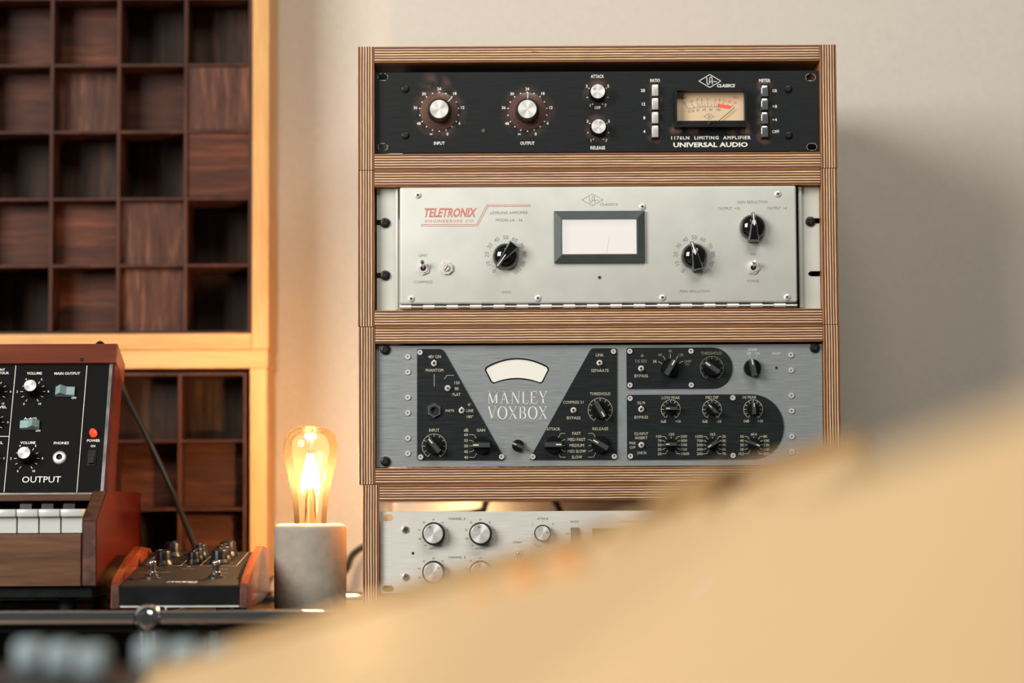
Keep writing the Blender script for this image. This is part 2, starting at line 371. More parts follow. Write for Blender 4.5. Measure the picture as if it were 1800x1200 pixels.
# ------------------------------------------------------------------ lettering
_tc = bpy.data.curves.new('glyph', 'FONT'); _to = bpy.data.objects.new('glyph', _tc); C.objects.link(_to)
_tc.resolution_u = 2; _tc.fill_mode = 'FRONT'
GC = {}
def _eval(s, bold):
    _tc.body = s; _tc.offset = bold
    _to.update_tag(); dg = bpy.context.evaluated_depsgraph_get(); dg.update()
    me = bpy.data.meshes.new_from_object(_to.evaluated_get(dg))
    v = [(a.co.x, a.co.y) for a in me.vertices]; f = [tuple(p.vertices) for p in me.polygons]
    bpy.data.meshes.remove(me); return v, f
_hv = _eval('H', 0)[0]; CAPH = max(v[1] for v in _hv)
def _wid(s): v = _eval(s, 0)[0]; return max(p[0] for p in v)-min(p[0] for p in v)
_hh = _wid('HH')
def glyph(c, bold):
    if (c, bold) not in GC:
        if c == ' ': GC[(c, bold)] = ([], [], _wid('H H')-_hh)
        else:
            v, f = _eval(c, bold); GC[(c, bold)] = (v, f, _wid('H'+c+'H')-_hh)
    return GC[(c, bold)]
def text(bm, s, x, z, h, w_=None, al='C', bold=0.0, it=0.0, rot=0.0, y=-0.0002, mi=0, track=0.0):
    pen = 0; items = []
    for c in s:
        g = glyph(c, bold); items.append((g, pen)); pen += g[2]+track
    pen -= track
    sc = h/CAPH; sx = sc if w_ is None else w_/pen
    tot = pen*sx
    x0 = {'C': -tot/2, 'L': 0, 'R': -tot}[al]
    ca, sa = math.cos(rot), math.sin(rot)
    for (v, f, _), p in items:
        vv = []
        for (gx, gy) in v:
            lx = x0+(p+gx)*sx+it*(gy*sc-h/2); lz = gy*sc-h/2
            vv.append(bm.verts.new((x+lx*ca-lz*sa, y, z+lx*sa+lz*ca)))
        for q in f:
            try: bm.faces.new([vv[i] for i in q]).material_index = mi
            except ValueError: pass

# ------------------------------------------------------------------ objects
WM = {}
def thing(name, label, cat, loc, group=None):
    o = bpy.data.objects.new(name, None); C.objects.link(o); o.empty_display_size = 0.05
    o.location = loc; WM[o.name] = Matrix.Translation(Vector(loc))
    o['label'] = label; o['category'] = cat
    if group: o['group'] = group
    return o
def part(name, me, parent, M=None, label=None, kind=None):
    # M: world matrix of the part
    M = M or Matrix.Identity(4)
    o = bpy.data.objects.new(name, me); C.objects.link(o); o.parent = parent
    o.matrix_basis = WM[parent.name].inverted() @ M; WM[o.name] = M
    if label: o['label'] = label
    if kind: o['kind'] = kind
    return o
def T(x, y, z): return Matrix.Translation((x, y, z))
def RY(deg): return Matrix.Rotation(math.radians(deg), 4, 'Y')     # +deg turns clockwise seen from the front
def solo(name, me, label, cat, group=None, kind=None):
    o = bpy.data.objects.new(name, me); C.objects.link(o); WM[o.name] = Matrix.Identity(4)
    if label: o['label'] = label
    if cat: o['category'] = cat
    if group: o['group'] = group
    if kind: o['kind'] = kind
    return o

# ================================================================== the room
YW = 0.385                                     # back wall
ZT = 0.738                                     # sideboard top
bm = bmesh.new(); box(bm, -2.4, 2.2, YW, YW+0.1, 0, 2.6); solo('wall_back', done(bm, 'wall_paint', 'wall_back', 0), None, None, kind='structure')
bm = bmesh.new(); box(bm, -2.4, 2.2, -4.0, YW+0.1, -0.06, 0.0); solo('floor', done(bm, 'floor_boards', 'floor', 0), None, None, kind='structure')
bm = bmesh.new(); box(bm, -2.4, 2.2, YW-0.015, YW, 0, 0.08, 0.003); solo('baseboard_back', done(bm, 'wall_paint', 'baseboard_back', 0), None, None, kind='structure')

# ================================================================== plywood rack boxes
F0 = Frame((0, 0, 0))
BD = 0.30
TH = 0.0178
def rack_box(pxl, pxr, pyt_l, pyt_r, pyb_l, pyb_r, seed, label, z_over=None, dx=0):
    a = F0.at((pxl, pyt_l)); b = F0.at((pxr, pyt_r)); c = F0.at((pxl, pyb_l)); d = F0.at((pxr, pyb_r))
    x0 = (a[0]+c[0])/2; x1 = (b[0]+d[0])/2; z1 = (a[1]+b[1])/2; z0 = (c[1]+d[1])/2
    if z_over is not None: z1 = z_over
    return [x0, x1, z0, z1, seed, label]
B1 = rack_box(629, 1471, 82, 78, 298.7, 295.7, 0, 'topmost plywood rack box, around the black-faced unit')
B2 = rack_box(629, 1473.5, 299, 296, 574.3, 570.3, 1, 'plywood rack box around the pale grey unit, second from top')
B3 = rack_box(630.5, 1478, 574.5, 570.5, 852, 847.5, 2, 'plywood rack box around the blue-grey unit, third from top')
B4 = rack_box(637.5, 1487, 852.5, 848, 1071, 1067, 3, 'bottom plywood rack box, around the silver two-channel unit')
B2[3] = B1[2]-0.0003; B3[3] = B2[2]-0.0003; B4[3] = B3[2]-0.0003; B4[2] = ZT+0.0005
BOX = []
for x0, x1, z0, z1, sd, lab in (B1, B2, B3, B4):
    t = thing('plywood_rack_box', lab, 'rack box', ((x0+x1)/2, BD/2, z0), 'plywood rack boxes in the stack')
    for nm, q, mt in (('side_board', (x0, x0+TH, z0, z1), 'ply_upright_%d' % sd), ('side_board', (x1-TH, x1, z0, z1), 'ply_upright_%d' % ((sd+2) % 4)),
                      ('top_board', (x0+TH, x1-TH, z1-TH, z1), 'ply_flat_%d' % sd), ('bottom_board', (x0+TH, x1-TH, z0, z0+TH), 'ply_flat_%d' % ((sd+1) % 4))):
        bm = bmesh.new(); cx, cz = (q[0]+q[1])/2, (q[2]+q[3])/2
        e = 0.0002 if 'side' not in nm else 0
        box(bm, q[0]-cx+e, q[1]-cx-e, -BD/2+e*2, BD/2, q[2]-cz, q[3]-cz, 0.0007)
        part(nm, done(bm, mt, nm, 0), t, T(cx, BD/2, cz))
    BOX.append((x0, x1, z0, z1))

# ------------------------------------------------------------------ shared hardware meshes
def phillips_mesh(mat, r, h, dark='chassis_black', dome=0.5):
    bm = bmesh.new()
    lathe(bm, [(r, 0), (r, h*0.45), (r*0.86, h*0.85), (r*0.55, h), (r*0.50, h), (0, h)], 20, 0)
    for a in (0, 1):
        s = r*0.52; t_ = r*0.13
        if a: box(bm, -s, s, -h-0.00012, -h+0.0004, -t_, t_, 0, 1)
        else: box(bm, -t_, t_, -h-0.00014, -h+0.0004, -s, s, 0, 1)
    return done(bm, [mat, dark], 'screw')
SCREW_BLACK = phillips_mesh('black_metal', 0.0055, 0.0035)
SCREW_BLACK_S = phillips_mesh('black_metal', 0.0042, 0.0022)
SCREW_NICKEL = phillips_mesh('nickel_bright', 0.0037, 0.0014)
SCREW_DULL = phillips_mesh('nickel', 0.0042, 0.0022)
bm = bmesh.new()                                   # slotted screw
lathe(bm, [(0.0024, 0), (0.0024, 0.0010), (0.0018, 0.0016), (0, 0.0016)], 14); box(bm, -0.0022, 0.0022, -0.0017, -0.001, -0.0003, 0.0003, 0, 1)
SCREW_SLOT = done(bm, ['nickel', 'chassis_black'], 'slotted_screw')
bm = bmesh.new()                                   # hex socket screw: bright ring, dark socket
prism(bm, [ring_loop((0, 0), 0.0028, 16), ring_loop((0, 0), 0.0013, 6)], -0.0016, 0.0, 0)
disc(bm, (0, 0), 0.0013, -0.0004, 6, 1); lathe(bm, [(0.0006, 0), (0.0006, 0.0011), (0, 0.0011)], 6, 0, (0.0003, 0, 0))
SCREW_SOCKET = done(bm, ['nickel_bright', 'chassis_black'], 'socket_screw', 30)

def spun_knob(rc, ro, h, name, base=None, n=72):
    """fluted dark body with a spun aluminium cap"""
    bm = bmesh.new()
    lathe(bm, [(ro*1.03, 0), (ro*1.03, 0.0012), (ro, 0.002), (ro, h*0.62), (ro*0.96, h*0.66), (rc*1.05, h*0.94), (rc*0.98, h*0.97), (0, h*0.97)], n, 0, flute=(2, 3, 0.035))
    body = done(bm, 'knurled_metal' if base is None else base, name)
    bm = bmesh.new()
    lathe(bm, [(rc, h*0.96), (rc, h*1.0), (rc*0.97, h*1.012), (0, h*1.012)], 40)
    return body, done(bm, 'spun_aluminium', name+'_cap', 25)
def place_knob(name, meshes, parent, fr, pos, ang=0, y=0.0):
    M = fr.M @ T(pos[0], y, pos[1]) @ RY(ang)
    k = part(name, meshes[0], parent, M)
    for nm, me in meshes[1]: part(nm, me, k, M)
    return k
def bar_knob(r, h=0.015):
    bm = bmesh.new()
    lathe(bm, [(r*1.0, 0), (r*1.0, h*0.30), (r*0.93, h*0.42), (r*0.90, h*0.44), (0, h*0.44)], 36)
    body = done(bm, 'knob_black', 'bar_knob')
    bm = bmesh.new(); hw = r*0.27
    vs0 = [(-hw*1.25, -r*0.99), (hw*1.25, -r*0.99), (hw*1.25, r*0.99), (-hw*1.25, r*0.99)]
    vs1 = [(-hw*0.92, -r*0.95), (hw*0.92, -r*0.95), (hw*0.92, r*0.95), (-hw*0.92, r*0.95)]
    lo = [bm.verts.new((x, -h*0.40, z)) for x, z in vs0]; hi = [bm.verts.new((x, -h, z)) for x, z in vs1]
    bm.faces.new(hi)
    for i in range(4): bm.faces.new((lo[i], lo[(i+1) % 4], hi[(i+1) % 4], hi[i]))
    grip = done(bm, 'knob_bar', 'bar_grip', 20)
    bm = bmesh.new(); box(bm, -hw*0.24, hw*0.24, -h-0.0002, -h+0.0002, r*0.30, r*0.93)
    return body, [('grip', grip), ('pointer', done(bm, 'ink_pale', 'pointer', 0))]
def toggle(fr, parent, pos, r, lever, tip, name='toggle_switch', hexnut=True, mats=('nickel_bright', 'nickel')):
    """pos local centre; lever = (dx, dz) of the tip; lever length out of the panel"""
    M = fr.M @ T(pos[0], 0, pos[1])
    bm = bmesh.new()
    outer = ring_loop((0, 0), r, 6, random.uniform(0, 1)) if hexnut else ring_loop((0, 0), r, 20)
    prism(bm, [outer, ring_loop((0, 0), r*0.55, 16)], -0.0018, 0.0)
    prism(bm, [ring_loop((0, 0), r*0.66, 20), ring_loop((0, 0), r*0.42, 16)], -0.0032, -0.0015)
    disc(bm, (0, 0), r*0.5, -0.0012, 16, 1)
    k = part(name, done(bm, [mats[0], 'chassis_black'], 'toggle_nut', 30), parent, M)
    bm = bmesh.new(); d = Vector((lever[0], -tip, lever[1]))
    tube(bm, [Vector((0, -0.0005, 0)), d*0.5, d*0.8, d*0.9, d], [r*0.20, r*0.25, r*0.33, r*0.33, r*0.2], 12)
    part('lever', done(bm, mats[1], 'lever', 50), k, M)
    return k
def panel_mesh(fr, rect, th, holes, mats, rad=0.0005, mi_side=None):
    (x0, z0, x1, z1) = rect
    bm = bmesh.new()
    prism(bm, [rounded([(x0, z0), (x1, z0), (x1, z1), (x0, z1)], rad, 2)]+holes, 0.0, th, 0, mi_side)
    return bm
def chassis(parent, x0, x1, y0, y1, z0, z1, name='chassis'):
    bm = bmesh.new(); box(bm, x0, x1, y0, y1, z0, z1, 0.001)
    return part(name, done(bm, 'chassis_black', name, 0), parent)
def diamond_logo(bm, fr, zz, cx, cy, hw, hh, y, mi, lw):
    L = lambda dx, dy: fr.at(zz(cx+dx, cy+dy))
    q = [L(-hw, 0), L(0, -hh), L(hw, 0), L(0, hh), L(-hw, 0)]
    seg_lines(bm, q, lw, y, mi)
    u = hw/71.0; v = hh/42.0
    # monogram: a U whose right stem becomes an A with a long bar
    seg_lines(bm, [L(-24*u, -22*v), L(-20*u, -22*v), L(-19*u, 12*v), L(-15*u, 20*v), L(-8*u, 22*v), L(-3*u, 16*v), L(-2*u, -14*v), L(2*u, -24*v), L(9*u, -26*v), L(14*u, -20*v), L(15*u, 14*v), L(19*u, 22*v)], lw*1.1, y, mi)
    seg_lines(bm, [L(-3*u, 3*v), L(44*u, 3*v)], lw, y, mi)
def word(parent, F, mats, s, x, z, h, w_=None, al='C', **kw):
    b_ = bmesh.new(); text(b_, s, 0, 0, h, w_, al, **kw); part('lettering', done(b_, mats, 'lettering', 0), parent, F.M @ T(x, 0, z))
def xz(fr, zz, pts): return [fr.at(zz(*p)) for p in pts]

# ================================================================== unit 1: black limiter
def unit1():
    za, zb, zm = Z(620, 70, 4.0909), Z(1000, 70, 3.6735), Z(1170, 120, 7.826)
    fr = Frame((0, 0.009, 0)); k = fr.k((1000, 200))
    a = fr.at((659, 126.3)); b = fr.at((1440.0, 266.5)); c = fr.at((659, 267.8)); d = fr.at((1440, 125.3))
    x0, x1 = (a[0]+c[0])/2, (b[0]+d[0])/2; z1 = (a[1]+d[1])/2; z0 = max((b[1]+c[1])/2, BOX[0][2]+TH+0.0002)
    x0 = max(x0, BOX[0][0]+TH+0.0005); x1 = min(x1, BOX[0][1]-TH-0.0005)
    t = thing('limiting_amplifier', 'black rack limiter with worn faceplate, cream needle meter and four knobs', 'audio unit', ((x0+x1)/2, 0.1, z0), 'rack units in the plywood stack')
    slots = [fr.at(p) for p in ((673, 135.5), (673.5, 258), (1424.7, 136), (1427, 258))]
    holes = [stadium(s, 16.5*k, 11*k) for s in slots]
    ks = [fr.at(za(622, 515)), fr.at(za(1257, 515))]; sm = [fr.at(zb(187, 345)), fr.at(zb(192, 572))]
    worn = [(*ks[0], 0.0205, 0.55), (*ks[1], 0.0205, 0.4), (*sm[0], 0.0115, 0.6), (*sm[1], 0.0115, 0.5)]
    for yy in (300, 380, 460, 540, 620): worn += [(*fr.at(zb(557, yy)), 0.0060, 0.5), (*fr.at(zb(1266, yy)), 0.0068, 0.6)]
    for xx in (690, 800, 1060, 1140): worn += [(*fr.at(zb(xx, 575)), 0.0055, 0.7)]
    worn += [(*fr.at(za(640, 330)), 0.008, 0.35), (*fr.at(za(545, 300)), 0.008, 0.3)]
    worn_black('worn_black', worn, [(*ks[0], 0.0198, 0.85), (*ks[1], 0.0198, 0.75)])
    bm = panel_mesh(fr, (x0, z0, x1, z1), 0.003, holes, None)
    part('faceplate', done(bm, ['worn_black'], 'faceplate', 0), t, fr.M)
    chassis(t, x0+0.028, x1-0.028, 0.0125, 0.25, z0+0.004, z1-0.004)
    for i, s in enumerate(slots):
        bm = bmesh.new(); st = stadium(s, 18.5*k, 13*k); st2 = stadium(s, 16.5*k, 11*k)
        n = len(st)
        for j in range(n):
            if random.random() < 0.28: continue
            q = [st[j], st[(j+1) % n], st2[(j+1) % n], st2[j]]
            bm.faces.new([bm.verts.new((p[0], -0.0001, p[1])) for p in q])
        part('slot_scuff', done(bm, 'bare_metal_scuff', 'slot_scuff', 0), t, fr.M, 'bare metal scuffs round a mounting slot')
    for p in (za(378, 351), za(378, 685), zb(1417, 317), zb(1420, 615)):
        q = fr.at(p, 0.002); part('panel_screw', SCREW_BLACK_S, t, fr.M @ T(q[0], 0, q[1]) @ RY(random.uniform(0, 90)))
    q = fr.at(za(940, 653)); part('slotted_screw', SCREW_SLOT, t, fr.M @ T(q[0], 0, q[1]) @ RY(60))
    # big knobs with clear skirts
    body, cap = spun_knob(16.2*k, 20.5*k, 0.0165, 'big_knob')
    bm = bmesh.new(); lathe(bm, [(33.2*k, 0.0016), (33.2*k, 0.0022), (22*k, 0.0034), (19*k, 0.0034)], 48)
    skirt = done(bm, 'clear_skirt', 'skirt')
    bm = bmesh.new(); ribbon(bm, [(0, 21*k), (0, 33*k)], 1.2*k, -0.0036); line = done(bm, 'ink_white', 'skirt_line', 0)
    for i, ang in enumerate((42, 2)):
        q = fr.at(za((622, 1256)[i], 497), 0.0165)
        ks[i] = q
        kn = place_knob('knob', (body, [('cap', cap), ('clear_skirt', skirt), ('pointer', line)]), t, fr, q, ang)
    body, cap = spun_knob(12.6*k, 14.6*k, 0.015, 'small_knob', 'knob_black', 56)
    for (cx, cy, ix, iy) in ((187, 332, 165, 318), (192, 558, 201, 533)):
        q = fr.at(zb(cx, cy), 0.015); kn = place_knob('knob', (body, [('cap', cap)]), t, fr, q)
        bm = bmesh.new(); qi = fr.at(zb(ix, iy), 0.015); prism(bm, [ring_loop((qi[0], qi[1]), 1.9*k, 12), ring_loop((qi[0], qi[1]), 1.2*k, 12)], -0.0154, -0.0150)
        part('pointer', done(bm, 'chassis_black', 'pointer', 0), kn, fr.M)
    # dial markings
    dm = lambda: part('dial_markings', done(bm, 'ink_white', 'dial_markings', 0), t, fr.M)
    for q in (fr.at(za(622, 517)), fr.at(za(1256, 517))):
        bm = bmesh.new()
        for i in range(18):
            a_ = math.radians(20*i); disc(bm, (q[0]+34.6*k*math.sin(a_), q[1]+34.6*k*math.cos(a_)), 1.25*k, -0.0002, 8)
        for i, s in enumerate(('24', '18', '12', '6', '0', '∞', '48', '36', '30')):
            a_ = math.radians(40*i); rr = (40.5, 42, 41.5, 41, 42, 42, 41.5, 42.5, 41.5)[i]*k
            text(bm, s, q[0]+rr*math.sin(a_), q[1]+rr*math.cos(a_), (4.8 if s != '∞' else 4.0)*k, None, bold=0.015)
        dm()
    for (cx, cy, off) in ((187, 345, 0), (192, 572, 1)):
        bm = bmesh.new()
        for (dx, dy) in ((0, -57), (-57, -32), (-69, 27), (-34, 70), (30, 70), (65, 27), (53, -32)):
            q = fr.at(zb(cx+dx, cy+dy)); disc(bm, q, 1.1*k, -0.0002, 8)
        for s, dx, dy in (('3', -72, -46), ('5', 67, -46), ('1', -49, 78), ('7', 49, 78)):
            q = fr.at(zb(cx+dx, cy+dy)); text(bm, s, *q, 5.0*k, None, bold=0.01)
        dm()
    q = fr.at(zb(185, 438)); word(t, fr, ['ink_white'], 'OFF', *q, 5.0*k, 40/3.6735*k, bold=0.01)
    bm = bmesh.new()
    def tx(zz, s, X, Y, h, w_=None, al='C', **kw):
        q = fr.at(zz(X, Y)); word(t, fr, ['ink_white'], s, q[0], q[1], h/zz.s*k, None if w_ is None else w_/zz.s*k, al, **kw)
    tx(za, 'INPUT', 622, 743, 22, 80, bold=0.015); tx(za, 'OUTPUT', 1256, 743, 22, 104, bold=0.015)
    tx(zb, 'ATTACK', 184, 236, 21, 84, bold=0.015); tx(zb, 'RELEASE', 186, 697, 21, 96, bold=0.015)
    tx(zb, 'RATIO', 556, 262, 20, 64, bold=0.015); tx(zb, 'METER', 1263, 263, 20, 74, bold=0.015)
    for s, X, Y in (('20', 478, 327), ('12', 480, 415), ('8', 487, 503), ('4', 487, 592)): tx(zb, s, X, Y, 19, None, bold=0.015)
    for s, Y in (('GR', 329), ('+8', 430), ('+4', 516), ('OFF', 593)): tx(zb, s, 1312, Y, 19, (33, 32, 32, 46)[('GR', '+8', '+4', 'OFF').index(s)], 'L', bold=0.01)
    bm.free(); bm = bmesh.new()
    tx(zb, '1176LN  LIMITING  AMPLIFIER', 914, 632, 20, 516, bold=0.03, track=0.13)
    tx(zb, 'UNIVERSAL AUDIO', 914, 677, 28, 482, bold=0.028)
    tx(zb, 'CLASSICS', 1014, 296, 19, 116, bold=0.03, it=0.22)
    diamond_logo(bm, fr, zb, 910, 266, 71, 42, -0.0002, 0, 1.1*k)
    part('emblem', done(bm, 'ink_white', 'emblem', 0), t, fr.M, 'white diamond emblem')
    # button columns
    for (bx0, bx1, ys, m) in ((537, 578, ((285, 365), (372, 453), (462, 542), (550, 632)), 'button_grey'), (1244, 1286, ((292, 368), (376, 455), (465, 545), (553, 630)), 'button_mirror')):
        p = fr.at(zb(bx0-7, ys[3][1]+12)); q = fr.at(zb(bx1+6, ys[0][0]-5))
        bm = bmesh.new(); box(bm, p[0], q[0], -0.0018, 0.0005, p[1], q[1], 0.0004)
        part('button_bezel', done(bm, 'black_plastic', 'bezel', 0), t, fr.M)
        for (ya, yb) in ys:
            p = fr.at(zb(bx0, yb-3), 0.007); q = fr.at(zb(bx1, ya+3), 0.007)
            bm = bmesh.new(); box(bm, p[0], q[0], -0.0075, -0.001, p[1], q[1], 0.0007)
            part('push_button', done(bm, m, 'push_button', 30), t, fr.M)
    # needle meter: deep black frame round a sunken card
    D = 0.013
    o0 = fr.at(zm(125, 806), D); o1 = fr.at(zm(1116, 268), D); i0 = fr.at(zm(160, 780), D); i1 = fr.at(zm(1085, 300), D)
    bm = bmesh.new()
    R = lambda a_, b_: [(a_[0], a_[1]), (b_[0], a_[1]), (b_[0], b_[1]), (a_[0], b_[1])]
    prism(bm, [rounded(R(o0, o1), 0.001, 2), R(i0, i1)], -D, 0.0)
    mf = part('meter_frame', done(bm, 'black_plastic', 'meter_frame', 0), t, fr.M)
    bm = bmesh.new(); box(bm, i0[0], i1[0], -0.0005, 0.0, i0[1], i1[1]); part('meter_card', done(bm, 'meter_card', 'meter_card', 0), mf, fr.M)
    fc = lambda X, Y, off=0.0012: fr.at(zm(X, Y), off)
    p = fr.at(zm(162, 780), 0.006); q = fr.at(zm(1082, 722), 0.006)
    bm = bmesh.new(); box(bm, i0[0], i1[0], -0.008, -0.0006, i0[1], q[1]); part('meter_lower_strip', done(bm, 'black_plastic', 'strip', 0), mf, fr.M)
    q = fr.at(zm(605, 757), 0.008); bm = bmesh.new(); lathe(bm, [(4.2*k, 0), (4.2*k, 0.001), (2.5*k, 0.0018), (0, 0.0018)], 16); box(bm, -3.6*k, 3.6*k, -0.002, -0.001, -0.4*k, 0.4*k, 0, 1)
    part('zero_screw', done(bm, ['black_metal', 'chassis_black'], 'zero_screw'), mf, fr.M @ T(q[0], -0.008, q[1]) @ RY(20))
    bm = bmesh.new(); yy = -0.0008; kz = k
    ribbon(bm, [fc(315, 555), fc(400, 541), fc(480, 532), fc(577, 528), fc(650, 529), fc(720, 531)], 0.7*kz, yy)
    for q in (((265, 500), (315, 555)), ((355, 478), (398, 545)), ((430, 468), (460, 535)), ((465, 485), (482, 535)), ((492, 460), (515, 530)), ((535, 485), (545, 530)), ((577, 465), (577, 530)), ((628, 485), (622, 530)), ((680, 460), (668, 530)), ((710, 488), (695, 530)), ((742, 460), (722, 530))):
        ribbon(bm, [fc(*q[0]), fc(*q[1])], 0.6*kz, yy)
    for s, X, Y in (('20', 258, 475), ('-10', 348, 450), ('-7', 425, 435), ('-5', 490, 432), ('3', 577, 428), ('-1', 677, 432), ('0', 743, 433), ('0', 325, 590), ('20', 372, 583), ('40', 443, 572), ('60', 530, 568), ('80', 622, 567), ('100', 718, 567), ('VU', 240, 400)):
        text(bm, s, *fc(X, Y), 34/7.826*kz, y=yy)
    L = lambda X, Y: fc(X, Y)
    for q in (((527, 660), (597, 618)), ((597, 618), (667, 660)), ((667, 660), (597, 703)), ((597, 703), (527, 660)), ((588, 635), (588, 680)), ((588, 680), (603, 680)), ((603, 680), (605, 635)), ((590, 660), (630, 660))): ribbon(bm, [L(*q[0]), L(*q[1])], 0.6*kz, yy)
    part('meter_scale', done(bm, 'ink_grey', 'meter_scale', 0), mf, fr.M)
    bm = bmesh.new(); bm.faces.new([bm.verts.new((*[(c_[0], yy, c_[1]) for c_ in [fc(X, Y)]][0],)) for X, Y in ((725, 490), (815, 500), (915, 518), (880, 558), (800, 545), (718, 532))])
    for s, X, Y in (('+1', 808, 443), ('+2', 875, 455), ('+3', 950, 472), ('VU', 960, 398)): text(bm, s, *fc(X, Y), 32/7.826*kz, y=yy)
    for q in (((795, 470), (780, 500)), ((865, 487), (850, 512)), ((940, 500), (912, 522))): ribbon(bm, [fc(*q[0]), fc(*q[1])], 0.7*kz, yy)
    part('red_zone', done(bm, 'ink_red_bright', 'red_zone', 0), mf, fr.M)
    bm = bmesh.new(); a_ = fc(735, 720, 0.004); b_ = fc(952, 538, 0.004); tube(bm, [(a_[0], -0.004, a_[1]), (b_[0], -0.004, b_[1])], 0.00032, 6)
    part('needle', done(bm, 'chassis_black', 'needle', 0), mf, fr.M)
unit1()

# ================================================================== unit 2: pale grey levelling amplifier
def chicken_knob(k):
    r = 23.3*k; h = 0.021
    bm = bmesh.new()
    lathe(bm, [(r, 0), (r*1.0, 0.003), (r*0.97, 0.006), (r*0.84, 0.0105), (r*0.62, 0.013), (r*0.3, 0.0142), (0, 0.0145)], 48)
    body = done(bm, 'black_gloss', 'pointer_knob')
    bm = bmesh.new()
    # raised grip: wide and blunt at the tail, narrow at the pointing end
    lo = [(-r*0.46, -r*1.12), (r*0.46, -r*1.12), (r*0.30, 0), (r*0.12, r*1.10), (-r*0.12, r*1.10), (-r*0.30, 0)]
    hi = [(-r*0.30, -r*1.02), (r*0.30, -r*1.02), (r*0.17, 0), (r*0.065, r*0.98), (-r*0.065, r*0.98), (-r*0.17, 0)]
    hh = [0.0175, 0.0175, 0.021, 0.012, 0.012, 0.021]
    a = [bm.verts.new((x, -0.002, z)) for x, z in lo]; m_ = [bm.verts.new((x*0.93, -hy*0.86, z*0.985)) for (x, z), hy in zip(lo, hh)]; b = [bm.verts.new((x, -hy, z)) for (x, z), hy in zip(hi, hh)]
    for p, q in ((a, m_), (m_, b)):
        for i in range(6): bm.faces.new((p[i], p[(i+1) % 6], q[(i+1) % 6], q[i]))
    bm.faces.new((b[0], b[1], b[2], b[5])); bm.faces.new((b[5], b[2], b[3], b[4]))
    grip = done(bm, 'black_gloss', 'grip', 50)
    bm = bmesh.new(); pts = [(0, -0.0213, r*0.0), (0, -0.0128, r*0.90), (0, -0.0118, r*1.02)]
    vv = [[bm.verts.new((sx*r*0.045, y-0.0002, z)) for sx in (-1, 1)] for _, y, z in pts]
    for p, q in zip(vv, vv[1:]): bm.faces.new((p[0], p[1], q[1], q[0]))
    e = done(bm, 'ink_pale', 'pointer', 0)
    return body, [('grip', grip), ('pointer', e)]
